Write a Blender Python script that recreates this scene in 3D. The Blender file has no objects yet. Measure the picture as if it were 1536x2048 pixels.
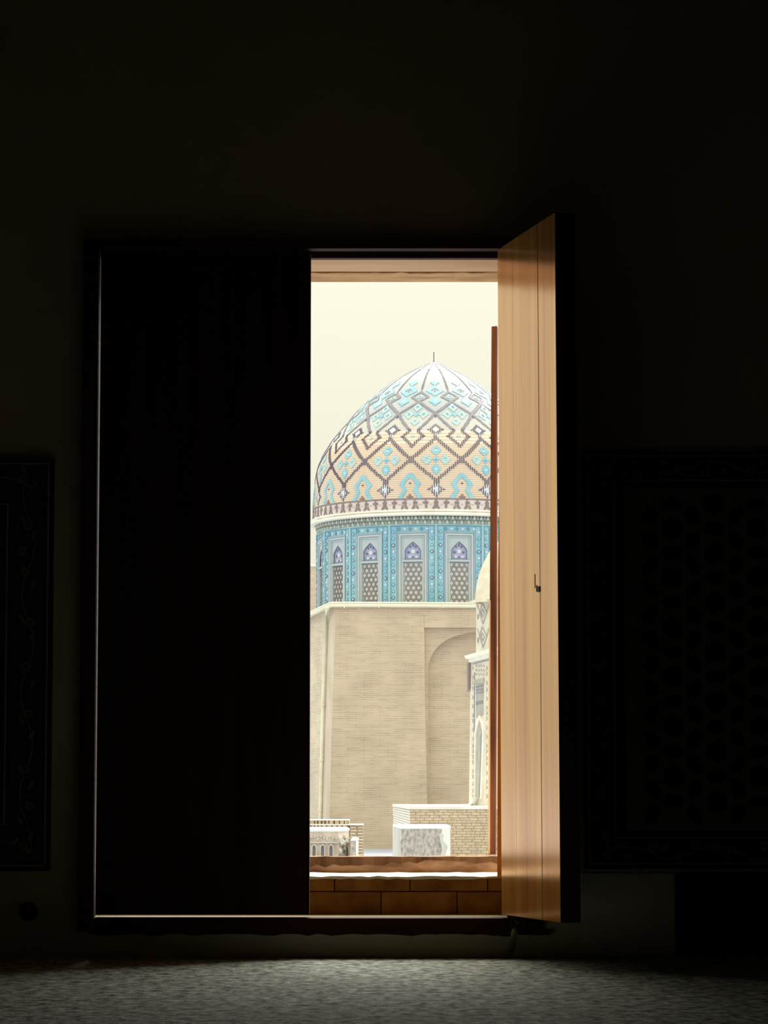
import bpy, math, random
import numpy as np
from mathutils import Vector, Matrix
R = math.radians
rnd = random.Random(7)
scn = bpy.context.scene
col = scn.collection

# ---------------------------------------------------------------- camera
F = 6000.0                       # focal length in pixels of a 1536 x 2048 frame
TILT = math.atan(566 / F)
CZ = 0.4167
cam_d = bpy.data.cameras.new('camera'); cam = bpy.data.objects.new('camera', cam_d); col.objects.link(cam)
cam_d.sensor_fit = 'HORIZONTAL'; cam_d.sensor_width = 36; cam_d.lens = F / 1536 * 36
cam_d.clip_end = 2000; cam_d.clip_start = 0.05
cam.location = (0, 0, CZ); cam.rotation_euler = (R(90) + TILT, 0, 0)
scn.camera = cam
# ---------------------------------------------------------------- sky: hazy overcast, brighter towards the zenith
SKY = 0.745
w = bpy.data.worlds.new('sky'); scn.world = w; w.use_nodes = True
nt = w.node_tree; nt.nodes.clear()
tc = nt.nodes.new('ShaderNodeTexCoord'); sp = nt.nodes.new('ShaderNodeSeparateXYZ')
mx = nt.nodes.new('ShaderNodeMath'); mx.operation = 'MAXIMUM'; mx.inputs[1].default_value = 0
ml = nt.nodes.new('ShaderNodeMath'); ml.operation = 'MULTIPLY_ADD'; ml.inputs[1].default_value = 2.0 * SKY; ml.inputs[2].default_value = SKY
bg = nt.nodes.new('ShaderNodeBackground'); ow = nt.nodes.new('ShaderNodeOutputWorld')
bg.inputs[0].default_value = (1.0, 0.975, 0.785, 1)
nt.links.new(tc.outputs['Generated'], sp.inputs[0]); nt.links.new(sp.outputs[2], mx.inputs[0])
nt.links.new(mx.outputs[0], ml.inputs[0]); nt.links.new(ml.outputs[0], bg.inputs[1]); nt.links.new(bg.outputs[0], ow.inputs[0])
# ---------------------------------------------------------------- veiled sun ahead and a little to the right, spread wide by haze
sd = bpy.data.lights.new('sun', 'SUN'); so = bpy.data.objects.new('sun', sd); col.objects.link(so)
sd.energy = 6.0; sd.angle = R(50); sd.color = (1.0, 0.96, 0.88)
SAZ, SEL = R(-15), R(38)
so.rotation_euler = Vector((math.sin(SAZ) * math.cos(SEL), -math.cos(SAZ) * math.cos(SEL), -math.sin(SEL))).to_track_quat('-Z', 'Y').to_euler()
# ---------------------------------------------------------------- view
scn.view_settings.view_transform = 'Standard'; scn.view_settings.look = 'None'
scn.view_settings.gamma = 1; scn.view_settings.use_curve_mapping = False; scn.view_settings.exposure = 0.0
try:
    scn.cycles.use_denoising = True
    scn.cycles.max_bounces = 10; scn.cycles.diffuse_bounces = 8
    scn.cycles.sample_clamp_indirect = 6
except Exception: pass

CT, ST = math.cos(TILT), math.sin(TILT)
def P(px, py, Y):
    """world point seen at photo pixel (px, py), at distance Y"""
    a = (px - 768) / F; b = (1024 - py) / F
    dy = CT - b * ST; dz = ST + b * CT
    return Vector((a / dy * Y, Y, CZ + dz / dy * Y))
def Zp(py, Y): return P(768, py, Y).z
def Xp(px, py, Y): return P(px, py, Y).x
def pyof(X, Y, Z):
    dz = Z - CZ
    return 1024 - F * (dz * CT - Y * ST) / (Y * CT + dz * ST)

# ---------------------------------------------------------------- materials
WB = [(1, 1, 1)]
def lin(c):
    return tuple(min(.93, g * x) for x, g in zip(lin0(c), WB[0]))
def lin0(c):
    return tuple(((v / 255) / 12.92 if v / 255 <= 0.04045 else ((v / 255 + 0.055) / 1.055) ** 2.4) for v in c)
def mat(name, rgb, rough=0.8, rgb2=None, scale=(8, 8, 8), detail=4, bump=0.0, bscale=None, spec=0.3, lo=0.35, hi=0.65, metal=0, coords='Object', rand=False, dist=0.01):
    m = bpy.data.materials.new(name); m.use_nodes = True
    n = m.node_tree; b = n.nodes['Principled BSDF']; L = n.links.new
    b.inputs['Roughness'].default_value = rough; b.inputs['Specular IOR Level'].default_value = spec; b.inputs['Metallic'].default_value = metal
    c1 = lin(rgb) + (1,); b.inputs['Base Color'].default_value = c1
    if rgb2 or bump:
        t = n.nodes.new('ShaderNodeTexCoord'); mp = n.nodes.new('ShaderNodeMapping'); mp.inputs['Scale'].default_value = scale
        L(t.outputs[coords], mp.inputs[0])
        if rand:
            oi = n.nodes.new('ShaderNodeObjectInfo'); vm = n.nodes.new('ShaderNodeMath'); vm.operation = 'MULTIPLY'; vm.inputs[1].default_value = 37
            L(oi.outputs['Random'], vm.inputs[0]); L(vm.outputs[0], mp.inputs['Location'])
        ns = n.nodes.new('ShaderNodeTexNoise'); ns.inputs['Scale'].default_value = 1; ns.inputs['Detail'].default_value = detail
        L(mp.outputs[0], ns.inputs['Vector'])
        if rgb2:
            cr = n.nodes.new('ShaderNodeValToRGB'); cr.color_ramp.elements[0].position = lo; cr.color_ramp.elements[1].position = hi
            cr.color_ramp.elements[0].color = c1; cr.color_ramp.elements[1].color = lin(rgb2) + (1,)
            L(ns.outputs[0], cr.inputs[0]); L(cr.outputs[0], b.inputs['Base Color'])
        if bump:
            src = ns
            if bscale:
                mp2 = n.nodes.new('ShaderNodeMapping'); mp2.inputs['Scale'].default_value = bscale; L(t.outputs[coords], mp2.inputs[0])
                src = n.nodes.new('ShaderNodeTexNoise'); src.inputs['Scale'].default_value = 1; src.inputs['Detail'].default_value = 6; L(mp2.outputs[0], src.inputs['Vector'])
            bp = n.nodes.new('ShaderNodeBump'); bp.inputs['Strength'].default_value = bump; bp.inputs['Distance'].default_value = dist
            L(src.outputs[0], bp.inputs['Height']); L(bp.outputs[0], b.inputs['Normal'])
    return m
def brickmat(name, c1, c2, mortar, bw, bh, ms=0.012, bump=0.5, axis='X', dist=0.02):
    m = bpy.data.materials.new(name); m.use_nodes = True
    n = m.node_tree; b = n.nodes['Principled BSDF']; L = n.links.new
    b.inputs['Roughness'].default_value = 0.9; b.inputs['Specular IOR Level'].default_value = 0.1
    t = n.nodes.new('ShaderNodeTexCoord'); s = n.nodes.new('ShaderNodeSeparateXYZ'); c = n.nodes.new('ShaderNodeCombineXYZ')
    L(t.outputs['Object'], s.inputs[0]); L(s.outputs[0 if axis == 'X' else 1], c.inputs[0]); L(s.outputs[2], c.inputs[1])
    br = n.nodes.new('ShaderNodeTexBrick'); br.inputs['Scale'].default_value = 1; br.inputs['Brick Width'].default_value = bw; br.inputs['Row Height'].default_value = bh
    br.inputs['Mortar Size'].default_value = ms; br.inputs['Mortar Smooth'].default_value = 0.3
    br.inputs['Color1'].default_value = lin(c1) + (1,); br.inputs['Color2'].default_value = lin(c2) + (1,); br.inputs['Mortar'].default_value = lin(mortar) + (1,)
    # courses waver and fade under old plaster wash
    nz = n.nodes.new('ShaderNodeTexNoise'); nz.inputs['Scale'].default_value = 0.9; nz.inputs['Detail'].default_value = 6; L(t.outputs['Object'], nz.inputs['Vector'])
    mpn = n.nodes.new('ShaderNodeMapping'); mpn.inputs['Scale'].default_value = (1.5, 1.5, 9); L(t.outputs['Object'], mpn.inputs[0])
    n2 = n.nodes.new('ShaderNodeTexNoise'); n2.inputs['Scale'].default_value = 1.0; n2.inputs['Detail'].default_value = 7; L(mpn.outputs[0], n2.inputs['Vector'])
    L(c.outputs[0], br.inputs['Vector'])
    cr = n.nodes.new('ShaderNodeValToRGB'); cr.color_ramp.elements[0].position = 0.42; cr.color_ramp.elements[1].position = 0.62; L(n2.outputs[0], cr.inputs[0])
    mid = tuple((lin(c1)[i] * .5 + lin(c2)[i] * .5) for i in range(3)) + (1,)
    mixc = n.nodes.new('ShaderNodeMix'); mixc.data_type = 'RGBA'; L(cr.outputs[0], mixc.inputs[0]); L(br.outputs[0], mixc.inputs[7]); mixc.inputs[6].default_value = mid
    cr2 = n.nodes.new('ShaderNodeValToRGB'); cr2.color_ramp.elements[0].position = 0.35; cr2.color_ramp.elements[1].position = 0.68; L(nz.outputs[0], cr2.inputs[0])
    cr2.color_ramp.elements[0].color = (0.88, 0.87, 0.86, 1); cr2.color_ramp.elements[1].color = (1.06, 1.05, 1.03, 1)
    mm = n.nodes.new('ShaderNodeMix'); mm.data_type = 'RGBA'; mm.blend_type = 'MULTIPLY'; mm.inputs[0].default_value = 1; L(mixc.outputs[2], mm.inputs[6]); L(cr2.outputs[0], mm.inputs[7])
    L(mm.outputs[2], b.inputs['Base Color'])
    bp = n.nodes.new('ShaderNodeBump'); bp.inputs['Strength'].default_value = bump; bp.inputs['Distance'].default_value = dist; bp.invert = True
    mu = n.nodes.new('ShaderNodeMath'); mu.operation = 'MULTIPLY'; L(br.outputs[1], mu.inputs[0]); L(cr.outputs[0], mu.inputs[1]); L(mu.outputs[0], bp.inputs['Height']); L(bp.outputs[0], b.inputs['Normal'])
    return m

M = {}
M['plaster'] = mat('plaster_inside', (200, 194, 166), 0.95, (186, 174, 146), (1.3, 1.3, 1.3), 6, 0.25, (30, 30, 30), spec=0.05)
M['dark_wall'] = mat('room_wall', (206, 196, 166), 0.95, (194, 184, 154), (1, 1, 1), spec=0.05)
M['patch'] = mat('plaster_patch', (206, 206, 190), 0.95, (190, 188, 172), (5, 5, 5), 5, spec=0.05)
M['dado'] = mat('dark_dado', (40, 42, 40), 0.8, (30, 30, 30), (5, 5, 5), 5, spec=0.1)
M['frame'] = mat('frame_wood_dark', (70, 34, 18), 0.7, (48, 24, 14), (6, 6, 40), 5, 0.2, spec=0.15)
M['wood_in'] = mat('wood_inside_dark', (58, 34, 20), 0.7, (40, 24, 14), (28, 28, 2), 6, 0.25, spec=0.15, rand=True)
M['wood'] = mat('wood_varnished_planks', (255, 184, 94), 0.19, (212, 134, 58), (30, 30, 1.1), 7, 0.25, spec=0.5, lo=0.3, hi=0.72, metal=0.55, rand=True, dist=0.001)  # varnished honey wood, the tone is its own
M['wood_weathered'] = mat('wood_weathered', (132, 94, 68), 0.85, (86, 58, 40), (30, 30, 2.5), 7, 0.4, spec=0.1)
M['post'] = mat('post_wood', (150, 92, 72), 0.8, (96, 56, 42), (40, 40, 3), 7, 0.4, spec=0.1)
M['lintel_plaster'] = mat('lintel_board', (250, 212, 176), 0.85, (240, 196, 156), (3, 14, 3), 4, 0.2, spec=0.1)
M['lintel_rough'] = mat('lintel_rough', (228, 190, 140), 0.9, (200, 152, 108), (9, 20, 9), 6, 0.5, spec=0.1)
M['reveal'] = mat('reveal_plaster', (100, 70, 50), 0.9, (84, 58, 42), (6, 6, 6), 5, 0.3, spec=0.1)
M['lip'] = mat('sill_lip', (208, 160, 128), 0.9, (146, 106, 80), (9, 9, 22), 6, 0.6, spec=0.1, lo=.4, hi=.62)
M['ledge'] = mat('skylit_ledge', (246, 242, 232), 0.7, (232, 226, 214), (7, 16, 7), 5, 0.2, spec=0.2)  # sky light falling on the ledge is put into this near-white colour
M['riser'] = mat('riser_brick', (176, 122, 58), 0.85, (134, 86, 40), (14, 14, 14), 6, 0.4, spec=0.15, rand=True)
M['riser_joint'] = mat('riser_joint', (70, 42, 24), 0.95)
M['mat_floor'] = None
M['tile_dark'] = mat('tile_dark', (36, 40, 48), 0.6, (26, 30, 38), (20, 20, 20), spec=0.2)
M['tile_deep'] = mat('tile_deep', (12, 16, 22), 0.45, spec=0.2)
M['tile_light'] = mat('tile_light', (126, 124, 106), 0.6, (104, 104, 90), (20, 20, 20), spec=0.2)
M['tile_line'] = mat('tile_line', (140, 146, 158), 0.6, spec=0.2)
M['tile_flower'] = mat('tile_flower', (122, 124, 112), 0.6, (96, 98, 90), (30, 30, 30), spec=0.2)
M['black'] = mat('black_plastic', (16, 16, 16), 0.5)
M['stick'] = mat('stick_wood', (120, 110, 90), 0.8, (90, 80, 64), (30, 30, 5), spec=0.1)
M['iron'] = mat('iron', (40, 34, 30), 0.6, metal=0.4)
# outdoors: bluish balance, since the haze is warm; colours paled to paint it in
WB[0] = (.92, .955, 1.04)
M['buff'] = mat('dome_buff', (232, 222, 208), 0.75, (228, 214, 194), (1.2, 1.2, 1.2), 4, spec=0.2)
M['course'] = mat('dome_course', (220, 190, 156), 0.85, (212, 178, 142), (2, 2, 2), 4, spec=0.1)
M['pale'] = mat('dome_pale', (196, 198, 199), 0.6, (188, 191, 192), (2, 2, 2), 4, spec=0.3)
M['pale2'] = mat('dome_pale_joint', (188, 189, 186), 0.7, spec=0.2)
M['navy'] = mat('glaze_aubergine', (112, 102, 120), 0.5, (94, 86, 106), (5, 5, 5), spec=0.4)
M['grey'] = mat('glaze_grey', (150, 146, 154), 0.5, (136, 134, 144), (5, 5, 5), spec=0.4)
M['cyan'] = mat('glaze_turquoise', (158, 208, 216), 0.4, (138, 194, 208), (3, 3, 3), spec=0.4)
M['cyan_soft'] = mat('glaze_turquoise_pale', (186, 218, 214), 0.45, (170, 206, 208), (3, 3, 3), spec=0.4)
M['blue'] = mat('glaze_blue', (96, 160, 200), 0.35, spec=0.4)
M['white'] = mat('glaze_white', (220, 222, 222), 0.4, spec=0.4)
M['pink'] = mat('band_pink', (230, 218, 208), 0.7, (222, 206, 198), (3, 3, 3), spec=0.2)
M['brown'] = mat('band_brown', (146, 130, 126), 0.6, spec=0.2)
M['pinkdot'] = mat('band_dot', (208, 190, 176), 0.7)
M['red'] = mat('band_red', (206, 150, 140), 0.6, spec=0.2)
M['cornice'] = mat('cornice_white', (246, 242, 228), 0.8, (236, 230, 214), (2, 2, 2), 4, spec=0.1)
M['muq'] = mat('muqarnas_grey_green', (166, 174, 160), 0.7, (146, 154, 146), (6, 6, 6), 5, spec=0.2)
M['muq2'] = mat('muqarnas_light', (192, 198, 184), 0.6, spec=0.2)
M['drum_blue'] = mat('drum_blue', (158, 202, 208), 0.45, (136, 182, 204), (1.1, 1.1, 1.1), 3, spec=0.4, rand=True)
M['drum_edge'] = mat('drum_edge', (178, 214, 214), 0.4, spec=0.4)
M['drum_grey'] = mat('drum_frame', (178, 196, 196), 0.6, (196, 196, 198), (2, 2, 2), 4, spec=0.3)
M['drum_line'] = mat('drum_line', (132, 142, 148), 0.6, spec=0.2)
M['tymp'] = mat('tympanum', (190, 188, 208), 0.5, (164, 162, 192), (8, 8, 8), 5, spec=0.3)
M['ink'] = mat('ink_blue', (92, 108, 136), 0.5, spec=0.3)
M['lattice'] = mat('lattice_grey', (150, 144, 142), 0.7, (134, 130, 130), (4, 4, 4), spec=0.2)
M['lat_back'] = mat('lattice_back', (226, 222, 214), 0.8, (212, 212, 206), (5, 5, 5), spec=0.1)
M['teal'] = mat('teal_ornament', (104, 156, 172), 0.45, spec=0.3)
M['facade'] = brickmat('facade_brick', (220, 200, 172), (208, 188, 160), (184, 166, 138), 0.46, 0.06, 0.008)
M['facade_side'] = brickmat('facade_side_brick', (226, 214, 190), (220, 204, 178), (194, 178, 152), 0.46, 0.06, 0.008, axis='Y')
M['corner'] = mat('corner_plaster', (222, 208, 184), 0.9, (210, 194, 168), (3, 3, 1), 5, spec=0.1)
M['pipe'] = mat('pipe_cream', (246, 240, 214), 0.6, (236, 226, 196), (1, 1, 3), spec=0.2)
M['roof'] = mat('roof_cream', (240, 232, 208), 0.9, spec=0.1)
M['tower'] = mat('tower_tile', (230, 220, 200), 0.6, (216, 206, 186), (3, 3, 3), spec=0.2)
M['tower_grey'] = mat('tower_grey', (186, 180, 166), 0.6, (168, 164, 154), (4, 4, 4), spec=0.2)
M['tower_dome'] = mat('tower_dome', (236, 228, 202), 0.9, (224, 212, 184), (3, 3, 6), 5, spec=0.1)
M['wallbrick'] = mat('wall_brick', (226, 204, 170), 0.9, (204, 180, 148), (7, 7, 7), 5, 0.4, spec=0.1, rand=True)
M['mortar'] = mat('mortar', (196, 182, 156), 0.95, (178, 164, 140), (4, 4, 4), spec=0.05)
M['cap'] = mat('cap_white', (250, 244, 228), 0.8, (240, 232, 210), (2, 2, 2), spec=0.1)
M['marble'] = mat('marble_grey', (206, 196, 184), 0.7, (164, 156, 148), (34, 34, 18), 10, 0.9, spec=0.2, lo=.4, hi=.6)
M['marble_pale'] = mat('marble_pale', (218, 216, 202), 0.7, (198, 198, 186), (6, 6, 2), 6, 0.3, spec=0.2)
M['marble_top'] = mat('marble_top', (250, 248, 238), 0.7, (240, 238, 226), (6, 6, 6), 5, spec=0.2)
M['carved'] = mat('carved_stone', (228, 208, 188), 0.8, (202, 182, 162), (12, 12, 12), 7, 0.5, spec=0.1)
M['ground'] = mat('paving_pale', (176, 178, 188), 0.9, (162, 164, 174), (0.6, 0.6, 0.6), 5, spec=0.1)
# woven floor matting
WB[0] = (1, 1, 1)
def floor_mat():
    m = bpy.data.materials.new('floor_matting'); m.use_nodes = True
    n = m.node_tree; b = n.nodes['Principled BSDF']; L = n.links.new
    b.inputs['Roughness'].default_value = 0.85; b.inputs['Specular IOR Level'].default_value = 0.25
    t = n.nodes.new('ShaderNodeTexCoord')
    def noise(sc, det):
        mp = n.nodes.new('ShaderNodeMapping'); mp.inputs['Scale'].default_value = sc; L(t.outputs['Object'], mp.inputs[0])
        q = n.nodes.new('ShaderNodeTexNoise'); q.inputs['Scale'].default_value = 1; q.inputs['Detail'].default_value = det; q.inputs['Roughness'].default_value = 0.72; L(mp.outputs[0], q.inputs['Vector']); return q
    a = noise((34, 20, 10), 10); c = noise((2.2, 1.5, 1), 3)
    cr = n.nodes.new('ShaderNodeValToRGB'); cr.color_ramp.elements[0].position = 0.40; cr.color_ramp.elements[1].position = 0.60
    cr.color_ramp.elements[0].color = lin((72, 74, 66)) + (1,); cr.color_ramp.elements[1].color = lin((232, 238, 226)) + (1,)
    L(a.outputs[0], cr.inputs[0])
    c2 = n.nodes.new('ShaderNodeValToRGB'); c2.color_ramp.elements[0].position = 0.3; c2.color_ramp.elements[1].position = 0.7
    c2.color_ramp.elements[0].color = (0.8, 0.78, 0.7, 1); c2.color_ramp.elements[1].color = (1, 1, 1, 1); L(c.outputs[0], c2.inputs[0])
    mm = n.nodes.new('ShaderNodeMix'); mm.data_type = 'RGBA'; mm.blend_type = 'MULTIPLY'; mm.inputs[0].default_value = 1
    L(cr.outputs[0], mm.inputs[6]); L(c2.outputs[0], mm.inputs[7]); L(mm.outputs[2], b.inputs['Base Color'])
    bp = n.nodes.new('ShaderNodeBump'); bp.inputs['Strength'].default_value = 0.9; bp.inputs['Distance'].default_value = 0.02
    L(a.outputs[0], bp.inputs['Height']); L(bp.outputs[0], b.inputs['Normal'])
    return m
M['mat_floor'] = floor_mat()

# ---------------------------------------------------------------- mesh helpers
class MB:
    def __init__(s): s.v = []; s.f = []; s.m = []; s.mats = []
    def mi(s, m):
        if m not in s.mats: s.mats.append(m)
        return s.mats.index(m)
    def add(s, vs, fs, m):
        o = len(s.v); s.v += [tuple(v) for v in vs]; k = s.mi(m)
        for f in fs: s.f.append(tuple(i + o for i in f)); s.m.append(k)
    def box(s, x0, x1, y0, y1, z0, z1, m, tf=None):
        vs = [Vector((x, y, z)) for z in (z0, z1) for y in (y0, y1) for x in (x0, x1)]
        if tf: vs = [tf(v) for v in vs]
        s.add(vs, [(0, 2, 3, 1), (4, 5, 7, 6), (0, 1, 5, 4), (2, 6, 7, 3), (0, 4, 6, 2), (1, 3, 7, 5)], m)
    def prism(s, front, back, m):
        """two matching loops of points, capped"""
        n = len(front); vs = list(front) + list(back)
        fs = [tuple(range(n)), tuple(range(2 * n - 1, n - 1, -1))] + [(i, i + n, (i + 1) % n + n, (i + 1) % n) for i in range(n)]
        s.add(vs, fs, m)
    def ring(s, of, inf, ob, inb, m):
        """outer/inner loops, front and back: a solid frame"""
        n = len(of); vs = list(of) + list(inf) + list(ob) + list(inb); fs = []
        for i in range(n):
            j = (i + 1) % n
            fs += [(i, j, n + j, n + i), (2 * n + i, 3 * n + i, 3 * n + j, 2 * n + j), (i, 2 * n + i, 2 * n + j, j), (n + i, n + j, 3 * n + j, 3 * n + i)]
        s.add(vs, fs, m)
    def tube(s, pts, r, m, seg=8, caps=True):
        pts = [Vector(p) for p in pts]; vs = []; fs = []
        rr = r if isinstance(r, (list, tuple)) else [r] * len(pts)
        for i, p in enumerate(pts):
            d = (pts[min(i + 1, len(pts) - 1)] - pts[max(i - 1, 0)]).normalized()
            u = d.orthogonal().normalized() if abs(d.z) > .9 else d.cross(Vector((0, 0, 1))).normalized(); v = d.cross(u)
            vs += [p + (u * math.cos(k * 2 * math.pi / seg) + v * math.sin(k * 2 * math.pi / seg)) * rr[i] for k in range(seg)]
        for i in range(len(pts) - 1):
            for k in range(seg): fs.append((i * seg + k, i * seg + (k + 1) % seg, (i + 1) * seg + (k + 1) % seg, (i + 1) * seg + k))
        if caps: fs += [tuple(range(seg))[::-1], tuple(range((len(pts) - 1) * seg, len(pts) * seg))]
        s.add(vs, fs, m)
    def lathe(s, prof, m, seg=64, c=(0, 0), cap=False):
        vs = []; fs = []; n = len(prof)
        for (r, z) in prof:
            vs += [(c[0] + r * math.cos(k * 2 * math.pi / seg), c[1] + r * math.sin(k * 2 * math.pi / seg), z) for k in range(seg)]
        mm = m if isinstance(m, list) else [m] * (n - 1)
        o = len(s.v); s.v += vs
        for i in range(n - 1):
            k0 = s.mi(mm[i])
            for k in range(seg):
                s.f.append((o + i * seg + k, o + i * seg + (k + 1) % seg, o + (i + 1) * seg + (k + 1) % seg, o + (i + 1) * seg + k)); s.m.append(k0)
        if cap:
            s.f.append(tuple(o + k for k in range(seg))[::-1]); s.m.append(s.mi(mm[0])); s.f.append(tuple(o + (n - 1) * seg + k for k in range(seg))); s.m.append(s.mi(mm[-1]))
    def mesh(s, name, smooth=False):
        me = bpy.data.meshes.new(name); me.from_pydata(s.v, [], s.f)
        for m in s.mats: me.materials.append(M[m] if isinstance(m, str) else m)
        me.polygons.foreach_set('material_index', s.m)
        if smooth: me.polygons.foreach_set('use_smooth', [True] * len(s.f))
        me.update(); return me
    def build(s, name, parent=None, smooth=False, bevel=0, fix=True, loc=None):
        me = s.mesh(name, smooth)
        if fix:
            import bmesh
            b = bmesh.new(); b.from_mesh(me); bmesh.ops.recalc_face_normals(b, faces=b.faces); b.to_mesh(me); b.free()
        o = bpy.data.objects.new(name, me); col.objects.link(o)
        if loc is not None:
            me.transform(Matrix.Translation(-Vector(loc))); o.location = loc
        if parent:
            o.parent = parent
            pl = world_loc(parent)
            o.location = Vector(o.location) - pl
        if bevel:
            bv = o.modifiers.new('bevel', 'BEVEL'); bv.width = bevel; bv.segments = 2; bv.limit_method = 'ANGLE'
        return o
def world_loc(o):
    p = Vector((0, 0, 0))
    while o: p += Vector(o.location); o = o.parent
    return p
def tag(o, label=None, cat=None, group=None, kind=None):
    if label: o['label'] = label
    if cat: o['category'] = cat
    if group: o['group'] = group
    if kind: o['kind'] = kind
    return o
def empty(name, loc, label=None, cat=None, group=None, kind=None):
    o = bpy.data.objects.new(name, None); col.objects.link(o); o.location = loc; o.empty_display_size = 0.1
    return tag(o, label, cat, group, kind)
def bx(name, x0, x1, y0, y1, z0, z1, m, parent=None, bevel=0):
    b = MB(); b.box(x0, x1, y0, y1, z0, z1, m)
    return b.build(name, parent, bevel=bevel, loc=((x0 + x1) / 2, (y0 + y1) / 2, z0))
def rough_box(mb, x0, x1, y0, y1, z0, z1, m, nx=24, amp=0.003, seed=0, faces_z=3):
    """box subdivided along x with uneven edges"""
    r = random.Random(seed); n = nx; vs = []; fs = []
    for i in range(n + 1):
        x = x0 + (x1 - x0) * i / n; j = [r.uniform(-amp, amp) for _ in range(4)]
        vs += [(x, y0 + j[0], z0 + j[1]), (x, y0 + j[0], z1 + j[2]), (x, y1, z1 + j[3]), (x, y1, z0)]
    for i in range(n):
        a = i * 4; c = a + 4
        for k in range(4): fs.append((a + k, a + (k + 1) % 4, c + (k + 1) % 4, c + k))
    fs += [(0, 3, 2, 1), (n * 4, n * 4 + 1, n * 4 + 2, n * 4 + 3)]
    mb.add(vs, fs, m)

# ================================================================ THE ROOM
WY = 7.80                                  # inner face of the window wall
OX0, OX1 = -0.765, 0.335                   # opening in the wall
OZ0 = Zp(1834, 7.84); OZ1 = Zp(505, 7.80)
RX0, RX1, RY0, RH = -3.6, 3.6, -2.4, 4.2
f = MB(); f.box(RX0 - .4, RX1 + .4, RY0 - .4, WY + .4, -0.2, 0, 'mat_floor'); tag(f.build('floor'), kind='structure')
f = MB(); f.box(RX0 - .4, RX1 + .4, RY0 - .4, WY + .4, RH, RH + .3, 'dark_wall'); tag(f.build('ceiling'), kind='structure')
b = MB()
b.box(RX0 - .4, OX0, WY, 8.2, 0, RH, 'plaster'); b.box(OX1, RX1 + .4, WY, 8.2, 0, RH, 'plaster')
b.box(OX0, OX1, WY, 8.2, 0, OZ0, 'plaster'); b.box(OX0, OX1, WY, 8.2, OZ1 + .012, RH, 'plaster')
wall_front = tag(b.build('wall_front'), kind='structure')
tag(bx('wall_left', RX0 - .4, RX0, RY0 - .4, WY, 0, RH, 'dark_wall'), kind='structure')
tag(bx('wall_right', RX1, RX1 + .4, RY0 - .4, WY, 0, RH, 'dark_wall'), kind='structure')
tag(bx('wall_back', RX0, RX1, RY0 - .4, RY0, 0, RH, 'dark_wall'), kind='structure')

# ---------------------------------------------------------------- window frame, reveal, sill
win = empty('window_1', (-0.2, WY, OZ0), 'deep window opening with dark wooden frame around two plank shutters', kind='structure')
fy0, fy1 = 7.765, 7.845
xl_o = Xp(161, 1200, fy0); xl_i = Xp(193.5, 1200, 7.80); xr_i = Xp(1003, 1200, 7.80) + .012; xr_o = xr_i + .05
z_top_o = Zp(476, fy0); z_top_i = Zp(497, fy0); z_b_i = Zp(1836, fy0); z_b_o = Zp(1863, fy0)
bx('jamb', xl_o, xl_i, fy0, fy1, z_b_o, z_top_o, 'frame', win, .003)
bx('jamb', xr_i, xr_o, fy0, fy1, z_b_o, z_top_o, 'frame', win, .003)
bx('head_rail', xl_i, xr_i, fy0, 7.81, z_top_i, z_top_o, 'frame', win, .003)
bx('stop_rail', xl_i, xr_i, 7.83, 7.86, Zp(516, 7.83), z_top_o, 'frame', win, .002)
bx('bottom_rail', xl_i, xr_i, fy0, 7.85, z_b_o, z_b_i, 'frame', win, .003)
b = MB(); rough_box(b, xl_o + .03, xr_o + .06, 7.775, WY, z_b_o - .008, z_b_o + .004, 'frame', 40, .004, 3); b.build('plaster_edge', win)
bx('foot_block', Xp(1001, 1850, 7.76), Xp(1028, 1850, 7.76), 7.765, 7.80, Zp(1873, 7.77), z_b_o + .004, 'frame', win, .002)
bx('hinge_block', Xp(1046, 1850, 7.77), Xp(1086, 1850, 7.77), 7.775, 7.80, Zp(1860, 7.78), Zp(1840, 7.78), 'iron', win, .004)
# brick riser below the sill
zr0 = Zp(1834, 8.0); zr1 = Zp(1755, 8.0); zj = Zp(1783, 8.0)
bx('riser_core', OX0, OX1, 8.006, 8.2, OZ0, zr1 - .002, 'riser_joint', win)
def bricks_row(z0, z1, cuts):
    for a, c in zip(cuts[:-1], cuts[1:]):
        bx('brick', a + .0012, c - .0012, 8.0 + rnd.uniform(-.0015, .0015), 8.02, z0 + .0012, z1 - .0012, 'riser', win, .0015)
bricks_row(zj, zr1, [OX0, Xp(215, 1770, 8), Xp(365, 1770, 8), Xp(517, 1770, 8), Xp(669, 1770, 8), Xp(820, 1770, 8), Xp(975, 1770, 8), OX1])
bricks_row(zr0, zj, [OX0, Xp(300, 1800, 8), Xp(455, 1800, 8), Xp(608, 1800, 8), Xp(762, 1800, 8), Xp(914, 1800, 8), OX1])
b = MB(); rough_box(b, OX0 - .15, OX1 + .25, 8.0 - .002 + .205, 8.56, zr1 - .09, zr1 + .001, 'ledge', 44, .0015, 5)
rough_box(b, OX0, OX1, 7.998, 8.206, zr1 - .004, zr1 + .003, 'ledge', 44, .0018, 9); b.build('window_sill', win)
zlip = Zp(1713, 8.5)
b = MB(); rough_box(b, OX0 - .15, OX1 + .25, 8.5, 8.58, zr1, zlip, 'lip', 50, .0012, 11); b.build('sill_lip', win)
b = MB(); r_ = random.Random(21); n_ = 60; up_ = [Vector((OX0 - .1 + (OX1 - OX0 + .3) * k / n_, 8.493, zlip - .0004)) for k in range(n_ + 1)]
lo_ = [Vector((p.x, 8.493, zlip - .02 + r_.uniform(-.006, .005) + .006 * math.sin(p.x * 9))) for p in up_]
b.prism(up_ + lo_[::-1], [p + Vector((0, .009, 0)) for p in up_ + lo_[::-1]], 'wood_weathered'); b.build('lip_board', win)
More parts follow.
